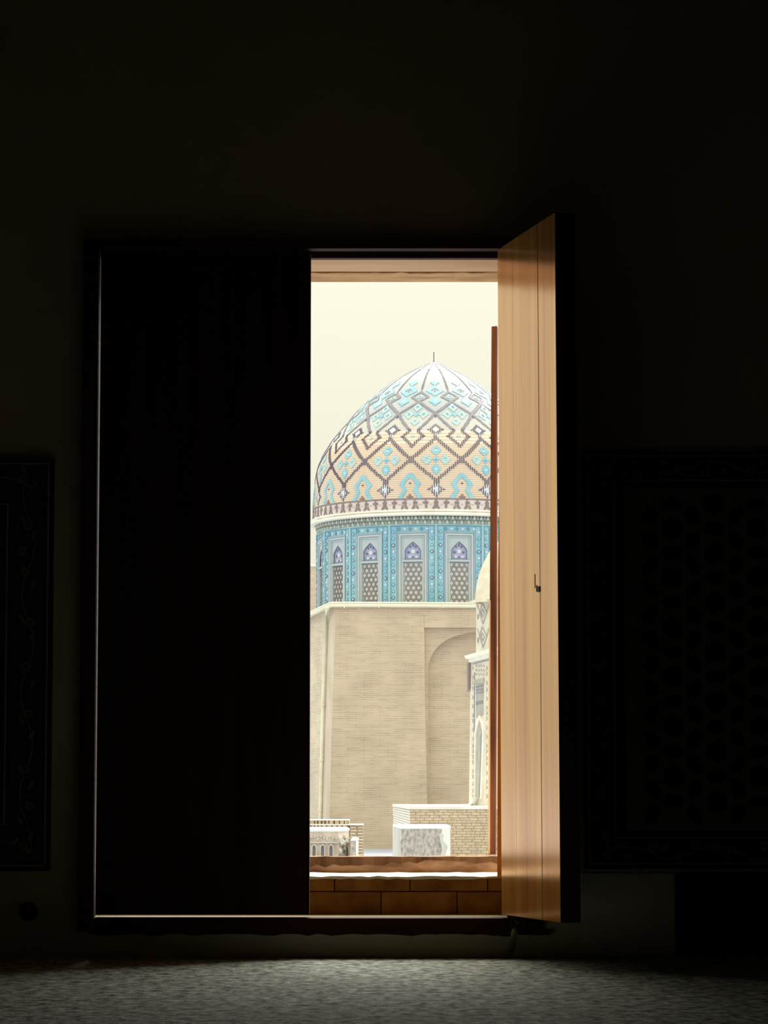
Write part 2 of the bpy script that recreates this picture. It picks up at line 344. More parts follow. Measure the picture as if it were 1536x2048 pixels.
# head of the reveal
zh = Zp(517, 7.865)
bx('lintel_board', OX0, OX1, 7.86, 8.07, zh, OZ1 + .02, 'lintel_plaster', win, .002)
b = MB(); rough_box(b, OX0, OX1, 8.07, 8.215, zh - .003, OZ1 + .02, 'lintel_rough', 46, .0022, 13); b.build('outer_lintel', win)
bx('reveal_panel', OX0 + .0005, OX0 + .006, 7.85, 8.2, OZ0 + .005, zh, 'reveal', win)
b = MB()
pl = [(1000, 860), (1014, 860), (1014, 1754), (994.5, 1754), (995, 1480), (996, 1150)]
b.prism([P(x, y, 7.97) for x, y in pl], [P(x, y, 7.97) + Vector((.004, .05, 0)) for x, y in pl], 'wood'); b.build('jamb_board', win)
# post outside
post = empty('wooden_post', P(987, 1711, 8.52), 'thin reddish wooden post upright on outer sill beside open shutter', 'post')
b = MB(); pl = [(983, 653), (994, 652), (993, 1200), (990.5, 1709), (977, 1709), (979.5, 1200)]
b.prism([P(x, y, 8.52) for x, y in pl], [P(x, y, 8.52) + Vector((0.004, .035, 0)) for x, y in pl], 'post'); b.build('upright', post)
b = MB(); pl = [(978.5, 1200), (981, 1200), (980, 1708), (976.5, 1708)]
b.prism([P(x, y, 8.515) for x, y in pl], [P(x, y, 8.521) for x, y in pl], 'lintel_plaster'); b.build('edge_strip', post)  # pale strip paints the lit left edge of the post

# ---------------------------------------------------------------- shutters
def shutter(name, label, hx, hy, z0, z1, W, ang, lean, side, m_planks, thick=.05, widths=(.2, .22, .17, .21, .2), ledger=True):
    """side=+1: leaf runs to +x when closed, -1: to -x. Local: x along width, y=0 outer face, y=-thick room side"""
    root = empty(name, (hx, hy, z0), label, 'shutter')
    H = z1 - z0; x = 0
    Rm = Matrix.Rotation(lean, 4, 'Y') @ Matrix.Rotation(ang, 4, 'Z')
    def put(mb, nm, bevel=0, parent=root):
        me = mb.mesh(nm); o = bpy.data.objects.new(nm, me); col.objects.link(o); o.parent = parent
        if parent is root: o.matrix_local = Rm
        if bevel:
            bv = o.modifiers.new('bevel', 'BEVEL'); bv.width = bevel; bv.segments = 1; bv.limit_method = 'ANGLE'
        return o
    r = random.Random(len(name) + int(hx * 100)); tot = sum(widths)
    for k, wd in enumerate(widths):
        ww = W * wd / tot; a, c = x, x + ww; x = c
        mb = MB(); j = r.uniform(-.0006, .0006)
        mb.box(side * a + side * .0002, side * c - side * .0002, -thick * .55 + j, 0 + j, 0, H, m_planks[0]); put(mb, 'plank', .0007)
    mb = MB(); mb.box(side * .0005, side * (W - .0005), -thick, -thick * .55 + .001, .0005, H - .0005, m_planks[1]); put(mb, 'back_panel', .002)
    mb = MB(); mb.box(side * W, side * (W + .004), -thick, .0, 0, H, m_planks[1]); put(mb, 'edge_strip', .001)  # dark strip added over the leaf's end, standing in for its shade
    return root, put
Wl = 399 * 1.3e-3
zs0 = Zp(1829, 7.80); zs1 = Zp(499, 7.80)
hxR = Xp(1001, 1200, 7.80)
THETA = R(76.4)
# closed left leaf: outer face at Y 7.81
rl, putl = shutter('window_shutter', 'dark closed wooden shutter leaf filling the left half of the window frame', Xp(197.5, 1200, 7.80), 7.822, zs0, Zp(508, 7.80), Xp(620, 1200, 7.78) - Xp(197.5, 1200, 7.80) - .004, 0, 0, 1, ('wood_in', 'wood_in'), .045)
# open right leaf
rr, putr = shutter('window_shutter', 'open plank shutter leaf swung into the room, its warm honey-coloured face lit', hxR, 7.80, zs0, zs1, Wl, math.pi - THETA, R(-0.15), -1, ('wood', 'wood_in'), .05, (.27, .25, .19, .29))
# note: with side=-1 and positive angle the leaf swings to -y (into the room)
def leafpt(u, z, y=0): return Vector((-u, y, z))
mb = MB(); zz = Zp(1148, 7.0) - zs0
mb.box(-Wl * .63 - .0008, -Wl * .63 + .0008, -.002, .0015, zz, zz + .035, 'iron'); mb.box(-Wl * .69 - .008, -Wl * .69 + .006, -.002, .002, zz - .012, zz + .002, 'iron')
mb.box(-Wl * .66 - .002, -Wl * .66 + .002, -.002, .002, zz - .01, zz + .006, 'iron'); putr(mb, 'latch')
for zc in (.2, 1.5):
    mb = MB(); mb.box(-.07, .006, -.056, -.05, zc, zc + .03, 'iron'); putr(mb, 'hinge')
mb = MB(); mb.box(.0, .012, -.012, .0, -.001, .004, 'iron'); putl(mb, 'pivot')
# prop stick
b = MB(); b.tube([P(1036, 1836, 7.70), P(1030, 1862, 7.71), P(1021, 1906, 7.74)], [.009, .0085, .008], 'stick', 10)
st = tag(b.build('prop_stick', smooth=True, loc=P(1021, 1906, 7.74)), 'short grey stick leaning from the floor under the open shutter hinge', 'stick')

# ---------------------------------------------------------------- things on the wall
b = MB(); zc = P(58, 1823, WY)
def disc_y(mb, c, r, y0, y1, m, seg=24):
    fr = [Vector((c.x + r * math.cos(k * 2 * math.pi / seg), y0, c.z + r * math.sin(k * 2 * math.pi / seg))) for k in range(seg)]
    mb.prism(fr, [Vector((p.x, y1, p.z)) for p in fr], m)
sk = empty('wall_socket', (zc.x, WY, zc.z), 'small round black socket low on wall under the left tile panel', 'socket')
b = MB(); disc_y(b, zc, .024, WY - .012, WY, 'black'); b.build('body', sk, bevel=.002)
b = MB(); b.box(zc.x - .003, zc.x - .001, WY - .0135, WY - .011, zc.z - .01, zc.z + .012, 'tile_line'); b.build('slot', sk)
pa, pb = P(1165, 1746, WY), P(1350, 1913, WY)
b = MB(); b.box(pa.x, pb.x, WY - .006, WY, pb.z, pa.z, 'patch'); tag(b.build('trim_1', bevel=.002), 'pale plaster patch at the foot of the wall right of the shutter', kind='structure')
b = MB(); b.box(pb.x + .002, RX1, WY - .014, WY, .001, pa.z, 'dado'); tag(b.build('trim_2', bevel=.002), 'dark dado below the right tile panel', kind='structure')

def rosette(name, parent, c, r, y):
    mb = MB(); n = 8; fr = []
    for k in range(n * 4):
        a = k * 2 * math.pi / (n * 4); q = r * (.82 + .18 * math.cos(a * n)); fr.append(Vector((c.x + q * math.cos(a), y - .003, c.z + q * math.sin(a))))
    mb.prism(fr, [Vector((p.x, y, p.z)) for p in fr], 'tile_flower')
    fr = [Vector((c.x + r * .3 * math.cos(k * math.pi / 4), y - .0045, c.z + r * .3 * math.sin(k * math.pi / 4))) for k in range(8)]
    mb.prism(fr, [Vector((p.x, y - .003, p.z)) for p in fr], 'tile_deep')
    return mb.build(name, parent)
def leafshape(mb, c, ang, l, wd, y, m):
    pts = []
    for (a, q) in ((-1, 0), (-.5, .8), (0, 1), (.5, .7), (1, 0), (.5, -.7), (0, -1), (-.5, -.8)):
        px_, pz_ = a * l, q * wd
        pts.append(Vector((c.x + px_ * math.cos(ang) - pz_ * math.sin(ang), y - .002, c.z + px_ * math.sin(ang) + pz_ * math.cos(ang))))
    mb.prism(pts, [Vector((p.x, y, p.z)) for p in pts], m)
def rect_line(mb, x0, x1, z0, z1, t, y, m):
    o = [Vector((x0, y - .003, z0)), Vector((x1, y - .003, z0)), Vector((x1, y - .003, z1)), Vector((x0, y - .003, z1))]
    i = [Vector((x0 + t, y - .003, z0 + t)), Vector((x1 - t, y - .003, z0 + t)), Vector((x1 - t, y - .003, z1 - t)), Vector((x0 + t, y - .003, z1 - t))]
    mb.ring(o, i, [Vector((p.x, y, p.z)) for p in o], [Vector((p.x, y, p.z)) for p in i], m)
def tile_panel(label, x0, x1, z0, z1, inner, flowers_v, flowers_h, side, lattice):
    root = empty('tile_panel', ((x0 + x1) / 2, WY, z0), label, 'tile panel')
    y = WY - .016
    b = MB(); b.box(x0, x1, y, WY - .0008, z0, z1, 'tile_dark'); b.build('backing', root, bevel=.003)
    t = .018
    b = MB(); rect_line(b, x0 + .012, x1 - .012, z0 + .012, z1 - .012, .004, y, 'tile_line'); b.build('outer_line', root)
    b = MB(); rect_line(b, x0 + inner, x1 - inner, z0 + inner, z1 - inner, .004, y, 'tile_line'); b.build('inner_line', root)
    mid = inner * .55
    xs = x0 + mid if side > 0 else x1 - mid
    b = MB(); pts = []; n = 160
    for k in range(n + 1):
        z = z0 + .05 + (z1 - z0 - .1) * k / n; pts.append((xs + .016 * math.sin((z - z0) / .13 * math.pi), y, z))
    b.tube(pts, .0022, 'tile_flower', 5)
    for zz_ in (z0 + mid, z1 - mid):
        pts = [(x0 + .05 + (x1 - x0 - .1) * k / n, y, zz_ + .016 * math.sin(k / n * (x1 - x0) / .13 * math.pi)) for k in range(n + 1)]
        b.tube(pts, .0022, 'tile_flower', 5)
        k = x0 + .08
        while k < x1 - .05:
            leafshape(b, Vector((k, y, zz_ + .012)), .8, .014, .006, y, 'tile_flower'); leafshape(b, Vector((k + .03, y, zz_ - .012)), -.8, .014, .006, y, 'tile_flower'); k += .13
    k = z0 + .09
    while k < z1 - .05:
        leafshape(b, Vector((xs + .014, y, k)), 1.1, .016, .006, y, 'tile_flower'); leafshape(b, Vector((xs - .014, y, k + .04)), 2.1, .016, .006, y, 'tile_flower'); k += .13
    b.build('scroll_border', root)
    for (fx, fz) in flowers_v + flowers_h: rosette('rosette', root, Vector((fx, y, fz)), .0145, y)
    if lattice:
        cx, cz = P(1341, 1058, WY).x, P(1341, 1058, WY).z; s = 99 * 1.3e-3
        bxx0, bxx1, bz0, bz1 = x0 + inner + .03, x1 - inner - .03, z0 + inner + .02, z1 - inner - .02
        b = MB(); b.box(bxx0, bxx1, y - .002, y, bz0, bz1, 'tile_light'); b.build('field', root)
        yy = y - .002
        hexm = MB(); rad = .235 * s
        fr = [Vector((rad * math.cos(R(30 + 60 * k)), -.003, rad * math.sin(R(30 + 60 * k)))) for k in range(6)]
        hexm.prism(fr, [Vector((p.x, 0, p.z)) for p in fr], 'tile_deep'); hme = hexm.mesh('hexagon_tile')
        lozm = MB(); L_, W_ = .23 * s, .13 * s
        fr = [Vector(q) for q in ((-L_, -.003, 0), (-L_ * .45, -.003, W_), (L_ * .45, -.003, W_), (L_, -.003, 0), (L_ * .45, -.003, -W_), (-L_ * .45, -.003, -W_))]
        lozm.prism(fr, [Vector((p.x, 0, p.z)) for p in fr], 'tile_deep'); lme = lozm.mesh('lozenge_tile')
        kit = MB(); q = .115 * s
        fr = [Vector((q * math.cos(R(90 + 120 * k)), -.0022, q * math.sin(R(90 + 120 * k)))) for k in range(3)]
        kit.prism(fr, [Vector((p.x, 0, p.z)) for p in fr], 'tile_flower'); kme = kit.mesh('triangle_tile')
        wl = world_loc(root)
        def putt(me, nm, x, z, a):
            if x < bxx0 + .02 or x > bxx1 - .02 or z < bz0 + .02 or z > bz1 - .02: return
            o = bpy.data.objects.new(nm, me); col.objects.link(o); o.parent = root; o.location = Vector((x, yy, z)) - wl; o.rotation_euler = (0, a, 0)
        for i in range(-1, 5):
            for j in range(-7, 4):
                x = cx + i * s * .866; z = cz + j * s + (s * .5 if i % 2 else 0)
                putt(hme, 'tile', x, z, 0)
                for a in (90, 30, -30):
                    mxx, mz = x + .5 * s * math.cos(R(a)), z + .5 * s * math.sin(R(a))
                    putt(lme, 'tile', mxx, mz, -R(a - 90))
                if x < Xp(1600, 1300, WY):
                    putt(kme, 'tile', x + s * .577, z, R(90)); putt(kme, 'tile', x + s * .289, z + s * .5, R(-90))
    return root
z0, z1 = Zp(1742, WY), Zp(918, WY); x1_ = Xp(106, 1300, WY)
tile_panel('dark glazed tile panel with flower scroll border left of the window', x1_ - .95, x1_, z0, z1, .118,
           [(Xp(x, y, WY), Zp(y, WY)) for x, y in ((48, 960), (58, 1054), (46, 1103), (52, 1145), (62, 1245), (54, 1334), (58, 1428), (52, 1538), (60, 1612), (48, 1692))], [(Xp(x, 960, WY), Zp(957, WY)) for x in (-60, -150)], -1, False)
z0, z1 = Zp(1738, WY), Zp(902, WY); x0_ = Xp(1166, 1300, WY)
tile_panel('dark glazed tile panel of hexagons and triangles right of the open shutter', x0_, x0_ + .86, z0, z1, .078,
           [(Xp(x, y, WY), Zp(y, WY)) for x, y in ((1200, 1038), (1205, 1130), (1200, 1230), (1206, 1330), (1200, 1400), (1206, 1490), (1200, 1590))],
           [(Xp(x, y, WY), Zp(y, WY)) for x, y in ((1275, 948), (1360, 940), (1410, 948), (1500, 944), (1210, 945), (1214, 1708), (1304, 1698), (1389, 1690), (1462, 1700), (1530, 1692))], 1, True)

# ================================================================ OUTSIDE
GZ = CZ - 1.52
b = MB(); b.box(-250, 250, 8.9, 420, GZ - .5, GZ, 'ground'); tag(b.build('ground'), kind='structure')

# ---------------------------------------------------------------- domed mausoleum
D = 90.0; SX = D / F
AX = P(868.5, 1300, D).x; AY = D
maus = empty('mausoleum', (AX, AY, GZ), 'buff brick mausoleum with turquoise-patterned dome and thin finial on a blue tiled drum', 'building')
sil = [(867.5, 723.5), (858, 727), (844, 733), (818, 746), (792, 760), (766, 778.5), (740, 800.7), (714, 824), (688, 852.7), (662, 885), (644, 914), (633, 940), (629.5, 963), (627, 989.5), (625.3, 1010), (625, 1030), (625, 1047)]
PR = []                                   # (radius, z) top -> bottom
for (x, y) in sil: PR.append(((868.0 - x) * SX, Zp(y, D)))
PR[0] = (0.02, PR[0][1])
zs = np.array([p[1] for p in PR]); rs = np.array([p[0] for p in PR])
# smooth resample by arc length
def smooth_profile(step):
    seg = np.hypot(np.diff(rs), np.diff(zs)); s = np.concatenate([[0], np.cumsum(seg)])
    n = int(s[-1] / step); t = np.linspace(0, s[-1], n + 1)
    r_ = np.interp(t, s, rs); z_ = np.interp(t, s, zs)
    for _ in range(40):
        r_[1:-1] = (r_[:-2] + 2 * r_[1:-1] + r_[2:]) / 4; z_[1:-1] = (z_[:-2] + 2 * z_[1:-1] + z_[2:]) / 4
    return r_, z_
rp, zp = smooth_profile(2.05 * SX)
yf = np.array([pyof(0, D - r, z) for r, z in zip(rp, zp)])      # photo row of each ring at the front
nrow = len(rp) - 1
NREP, NC = 15, 48; HALF = math.radians(180 / NREP)
PAT = np.zeros((nrow, NC), int)           # 0 none 1 navy tick 2 cyan 3 blue 4 white 5 red 6 grey 7 soft cyan 8 brown
yc = (yf[:-1] + yf[1:]) / 2; rc = (rp[:-1] + rp[1:]) / 2
for i in range(nrow):
    y = yc[i]; hw = rc[i] / SX * 1.04 * math.sin(HALF)
    for j in range(NC):
        u = (j + .5) / NC * 2 - 1; a = abs(u) * hw; bdis = (1 - abs(u)) * hw
        tick = (j % 2 == 0); v = 0
        def dia(d, cy, w_, h_): return d / w_ + abs(y - cy) / h_
        def line(x0, y0, x1, y1, t, xx):
            # distance measured vertically-ish to the segment in (xx, y)
            dx, dy = x1 - x0, y1 - y0; L2 = dx * dx + dy * dy; tt = max(0, min(1, ((xx - x0) * dx + (y - y0) * dy) / L2))
            return math.hypot(xx - x0 - tt * dx, y - y0 - tt * dy) < t
        dk = 1 if y > 858 else 6
        def dark():
            if y > 858: return 1 if tick else 0
            return 6
        if y < 997:
            # seams from the apex
            if y < 782 and y > 726 and bdis < 1.6 and (i % 2 == 0 or y < 738): v = 6
            # upper cyan motif in the middle of each segment
            if dia(a, 765, 9, 6.5) < 1: v = 2
            q = dia(a, 781.5, 19, 10.5)
            if .45 < q < 1: v = 2
            if q < .12: v = 5
            q = dia(a, 802, 12.5, 9)
            if q < 1: v = 2
            if q < .3: v = 4
            # small dark diamond on the seam
            q = dia(bdis, 793.5, 19, 11)
            if .72 < q < 1.05: v = 6
            if .18 < q < .38: v = 7
            # long dark lattice, upper
            if y < 862:
                if line(hw, 803, 0, 826, 2.0, a): v = dark()
                if line(0, 826, hw - 7, 861, 2.2, a): v = dark()
            # medium diamonds on the seam: four cyan rings
            for (cx_, cy_) in ((0, 815), (0, 843), (15, 829)):
                q = dia(abs(bdis - cx_), cy_, 9.5, 8.5)
                if .36 < q < 1: v = 7
            if dia(bdis, 829, 5, 5) < 1: v = 2
            # small dark star on the segment axis
            q = dia(a, 859, 13, 11.5)
            if .6 < q < 1.08: v = 1 if tick else 0
            elif q < .6: v = 4
            if abs(y - 859) < 1.2 and 12 < a < 17: v = 1
            if a < 1.5 and 828 < y < 834: v = 1
            if a < 3 and 866 < y < 876: v = dark() or 4
            # dark diamond under the seam
            if y > 858:
                if line(8, 860, 20, 872, 2.7, bdis) or line(20, 872, 0, 892, 2.7, bdis): v = dark()
                if abs(y - 872) < 1.2 and 20 < bdis < 25: v = 1
                q = dia(bdis, 872, 4, 4)
                if q < 1: v = 7
            # large lattice
            if line(0, 875, hw - 1, 918, 3.0, a) or line(hw - 1, 919, 0, 961, 3.0, a): v = dark()
            if bdis < 7 and abs(y - 918.5) < 8 - bdis * .5: v = dark()
            # large diamonds: four cyan rings and a blue heart
            for (cx_, cy_) in ((0, 900.5), (0, 938), (18.5, 919)):
                q = dia(abs(a - cx_), cy_, 10.5, 11)
                if .36 < q < 1: v = 7 if cx_ else 2
                if q < .22: v = 4
            q = dia(a, 919, 6, 6)
            if q < 1: v = 2
            if q < .5: v = 3
            # node at the foot of the diamonds
            if 958 < y < 995:
                q = dia(a, 978.5, 13, 16)
                if .4 < q < 1.05: v = 1 if tick else (4 if q < .8 else v)
                elif q <= .4: v = 4
                if abs(y - 979) < 1.6 and 12 < a < 16.5: v = 1
                if a < 7 and y < 968: v = 1 if tick else 0
            # cyan arches between
            t = 3.6
            if line(0, 949, 17.5, 967, t, bdis) or line(17.5, 967, 10, 980, t, bdis) or line(10, 980, 22, 998, t, bdis): v = 2
            if dia(bdis, 967, 2.4, 2) < 1: v = 1
            if y > 988 and (bdis < 1.3 or (abs(y - 994) < 1.3 and bdis < 6)): v = 8
        elif y < 998.8: v = 8
        elif y < 1020:
            # motif every 1/5 of a repeat
            m_ = (u * .5 + .5) * 5; fr_ = abs((m_ % 1) - .5) * 2 * hw * 2 / 10
            if fr_ < 1.1 and y < 1016: v = 8
            if abs(y - 1005) < 1.3 and fr_ < 5: v = 8
            if 1010 < y < 1016.5 and 2.2 < fr_ < 3.9: v = 8
            if 1013 < y < 1017 and 4.6 < fr_ < 6.2: v = 8
            if abs(fr_ - 9.5) < 1.6 and abs(y - 1008) < 1.2: v = 9
            
        elif y < 1021.5: v = 8
        PAT[i, j] = v
base_m = []
for i in range(nrow):
    y = yc[i]
    if y > 999 and y < 1021: base_m.append('pink')
    elif y >= 1021: base_m.append('cornice')
    elif y > 885: base_m.append('course' if i % 2 else 'buff')
    elif y > 862: base_m.append('course' if i % 4 == 1 else 'buff')
    elif y > 832: base_m.append('buff' if i % 2 else 'pale')
    else: base_m.append('pale2' if i % 4 == 0 else 'pale')
b = MB(); b.lathe([(r, z) for r, z in zip(rp, zp)], base_m, 240, (AX, AY)); dome = b.build('dome', maus, smooth=True, loc=(AX, AY, zp[-1]))
# raised glazed bricks of the pattern, one small block per cell, front two thirds of the dome
pm = {1: 'navy', 2: 'cyan', 3: 'blue', 4: 'white', 5: 'red', 6: 'grey', 7: 'cyan_soft', 8: 'brown', 9: 'pinkdot'}
b = MB(); h = .018; dth = 2 * HALF / NC
for rep in range(-4, 5):
    for j in range(NC):
        th0 = (rep * 2 - 1) * HALF + j * dth; th1 = th0 + dth
        s0, c0, s1, c1 = math.sin(th0), math.cos(th0), math.sin(th1), math.cos(th1)
        i = 0
        while i < nrow:
            v = PAT[i, j]
            if not v: i += 1; continue
            k = i
            while k + 1 < nrow and PAT[k + 1, j] == v and k - i < 2: k += 1
            ra, rb, za, zb = rp[i], rp[k + 1], zp[i], zp[k + 1]
            vs = []
            for (rr_, zz_) in ((ra, za), (rb, zb)):
                for (s_, c_) in ((s0, c0), (s1, c1)):
                    vs.append((AX + rr_ * s_, AY - rr_ * c_, zz_))
            for (rr_, zz_) in ((ra, za), (rb, zb)):
                for (s_, c_) in ((s0, c0), (s1, c1)):
                    q = rr_ + h; vs.append((AX + q * s_, AY - q * c_, zz_ + h * .35))
            b.add(vs, [(4, 6, 7, 5), (0, 4, 5, 1), (2, 3, 7, 6), (0, 2, 6, 4), (1, 5, 7, 3)], pm[v])
            i = k + 1
g = b.build('glazed_brickwork', dome, fix=False, loc=(AX, AY, zp[-1])); g['kind'] = 'stuff'
# finial
zt = zp[0]
b = MB(); b.tube([(AX, AY, zt - .02), (AX, AY, Zp(704, D))], .011, 'iron', 6); b.lathe([(.0, zt + .02), (.03, zt + .01), (.04, zt - .01), (.05, zt - .03)], 'iron', 12, (AX, AY)); b.build('finial', maus)
# cornice rings
zc0 = Zp(1020, D - 3.65); zc1 = Zp(1029, D - 3.7)
Rb = rp[-1]
b = MB(); b.lathe([(Rb - .1, zc0 + .03), (Rb + .03, zc0 + .02), (Rb + .05, zc0 - .02), (Rb + .0, zc0 - .05), (Rb + .1, zc0 - .075), (Rb + .11, zc1), (Rb + .02, zc1 - .02), (Rb - .1, zc1 - .02)], 'cornice', 160, (AX, AY)); b.build('cornice', maus, smooth=False)
# drum
RD = 236 * SX; NS = 16; APO = RD * math.cos(math.pi / NS); FW = 2 * RD * math.sin(math.pi / NS)
zd1 = Zp(1048, D - APO); zd0 = Zp(1215, D - APO); zm1 = zc1 - .015
b = MB(); b.lathe([(RD - .16, zm1 + .04), (RD - .16, zd0 - .6)], 'drum_grey', NS * 2, (AX, AY)); b.build('drum_core', maus)
b = MB()
b.lathe([(RD - .1, zm1 + .01), (RD - .02, zm1), (RD - .02, zd1), (RD - .1, zd1)], 'muq', 96, (AX, AY))
nm_ = 208; hh = zm1 - zd1
for k in range(nm_):
    for tier in (0, 1):
        a = (k + .5 * tier) * 2 * math.pi / nm_
        if math.cos(a) < -.3: continue
        u_ = Vector((math.cos(a), math.sin(a), 0)); nrm = Vector((math.sin(a), -math.cos(a), 0)); c = Vector((AX, AY, 0)) + nrm * (RD - .02)
        wv = RD * math.pi / nm_ * .84; zb_ = zd1 + hh * (.03 + .5 * tier); ht = hh * .44
        pts = [(-wv, 0), (wv, 0), (wv, ht * .5), (0, ht), (-wv, ht * .5)]
        fr = [c + u_ * p + Vector((0, 0, zb_ + q)) + nrm * (.015 + .03 * tier + .02 * (q / ht)) for p, q in pts]
        b.prism(fr, [c + u_ * p * 1.0 + Vector((0, 0, zb_ + q)) for p, q in pts], 'muq2' if (k + tier) % 2 else 'muq')
m_ = b.build('muqarnas_band', maus, fix=True); m_['kind'] = 'stuff'
# one drum panel: local x across, -y outward, z up; px() turns photo pixels of the panel into metres
Hd = zd1 - zd0; K = (D - APO) / F
def rectp(x0, x1, z0, z1, y): return [Vector((x0, y, z0)), Vector((x1, y, z0)), Vector((x1, y, z1)), Vector((x0, y, z1))]
def rframe(mb, x0, x1, z0, z1, t, y0, y1, m, open_bottom=True):
    # three-sided frame, top and sides, t wide
    mb.box(x0, x0 + t, y0, y1, z0, z1, m); mb.box(x1 - t, x1, y0, y1, z0, z1, m); mb.box(x0 + t, x1 - t, y0, y1, z1 - t, z1, m)
hwF = FW / 2
def Zl(py): return Zp(py, D - APO) - zd0            # height above the panel base for a photo row
panel_m = MB()
ix = 31 * K                                          # half width of grey frame
rframe(panel_m, -hwF, hwF, 0, Hd, hwF - ix, 0, .12, 'drum_blue')
panel_m2 = MB()
rframe(panel_m2, -hwF + .002, hwF - .002, 0, Hd, 1.6 * K, -.02, 0, 'drum_edge')
for z_ in (Hd - 3 * K,): panel_m2.box(-hwF + 2 * K, hwF - 2 * K, -.012, 0, z_ - 1.2 * K, z_, 'teal')
for x_ in (-hwF + 3.2 * K, hwF - 4.0 * K, -ix - 1.6 * K, ix + .8 * K): panel_m2.box(x_, x_ + .8 * K, -.012, 0, 0, Hd - 4 * K, 'teal')
panel_m2.box(-ix, ix, -.012, 0, Hd - 16.5 * K, Hd - 15.7 * K, 'teal')
fm = MB()
zt_ = Zl(1064)
rframe(fm, -ix, ix, 0, zt_, 1.4 * K, -.03, .10, 'drum_grey')
rframe(fm, -ix + 1.4 * K, ix - 1.4 * K, 0, zt_ - 1.4 * K, .8 * K, -.0, .10, 'drum_line')
rframe(fm, -ix + 2.2 * K, ix - 2.2 * K, 0, zt_ - 2.2 * K, 4.6 * K, -.015, .10, 'drum_grey')
rframe(fm, -ix + 6.8 * K, ix - 6.8 * K, 0, zt_ - 6.8 * K, .9 * K, .02, .10, 'drum_line')
rframe(fm, -ix + 7.7 * K, ix - 7.7 * K, 0, zt_ - 7.7 * K, 2.2 * K, .0, .10, 'drum_grey')
ins = ix - 9.9 * K
# arch spandrel
zsill = Zl(1118); zspr = Zl(1101); zap = Zl(1084); ztop = zt_ - 9.9 * K; aw = 15 * K
def arch_pts(wd, z0_, zs_, za_, n=8):
    pts = [(-wd, z0_)]
    for k in range(n + 1):
        t = k / n; pts.append((-wd * (1 - t ** 1.25), zs_ + (za_ - zs_) * t ** .85))
    q = [(-x, z) for x, z in pts[::-1][1:]]
    return pts + q
ap = arch_pts(aw, zsill, zspr, zap); n = len(ap)
# outer loop matching: project arch points to rectangle
op = []
for k, (x, z) in enumerate(ap):
    if k == 0: op.append((-ins, zsill))
    elif k == n - 1: op.append((ins, zsill))
    else:
        t = (k - 1) / (n - 3)
        if t < .25: op.append((-ins, zspr + (ztop - zspr) * t / .25))
        elif t > .75: op.append((ins, ztop - (ztop - zspr) * (t - .75) / .25))
        else: op.append((-ins + 2 * ins * (t - .25) / .5, ztop))
vs = [(x, .03, z) for x, z in op] + [(x, .03, z) for x, z in ap] + [(x, .075, z) for x, z in ap]
fm.add(vs, [(i, i + 1, n + i + 1, n + i) for i in range(n - 1)] + [(n + i, n + i + 1, 2 * n + i + 1, 2 * n + i) for i in range(n - 1)], 'drum_grey')
# rim of the arch
ap2 = arch_pts(aw + 1.2 * K, zsill, zspr + .4 * K, zap + 1.4 * K)
fm.ring([Vector((x, .022, z)) for x, z in ap2], [Vector((x, .022, z)) for x, z in ap], [Vector((x, .05, z)) for x, z in ap2], [Vector((x, .05, z)) for x, z in ap], 'ink')
fm.box(-ins, ins, .0, .08, zsill - 5 * K, zsill - 1 * K, 'drum_grey'); fm.box(-ins, ins, .01, .08, zsill - 1 * K, zsill, 'drum_line'); fm.box(-ins, ins, .01, .08, zsill - 6 * K, zsill - 5 * K, 'drum_line')
fm.box(-ins, -ins + 2 * K, .02, .08, 0, zsill - 6 * K, 'drum_grey'); fm.box(ins - 2 * K, ins, .02, .08, 0, zsill - 6 * K, 'drum_grey')
tm = MB(); tm.box(-aw - .02, aw + .02, .07, .1, zsill, zap + .02, 'tymp')
def star(mb, cx_, cz_, r0, r1, n_, y0, y1, m, rot=0):
    fr = [Vector((cx_ + (r0 if k % 2 == 0 else r1) * math.sin(rot + k * math.pi / n_), y0, cz_ + (r0 if k % 2 == 0 else r1) * math.cos(rot + k * math.pi / n_))) for k in range(2 * n_)]
    mb.prism(fr, [Vector((p.x, y1, p.z)) for p in fr], m)
star(tm, 0, Zl(1102), 6 * K, 3 * K, 5, .055, .07, 'white')
for sx in (-1, 1):
    star(tm, sx * 7 * K, Zl(1113), 3.4 * K, 2.2 * K, 6, .058, .07, 'white'); star(tm, sx * 9 * K, Zl(1104), 2.8 * K, 1.6 * K, 5, .058, .07, 'ink'); star(tm, sx * 5.5 * K, Zl(1093), 2.2 * K, 1.2 * K, 5, .058, .07, 'ink')
star(tm, 0, Zl(1090), 2.6 * K, 1.6 * K, 4, .058, .07, 'ink'); star(tm, 0, Zl(1113.5), 2.4 * K, 1.2 * K, 4, .058, .07, 'ink')
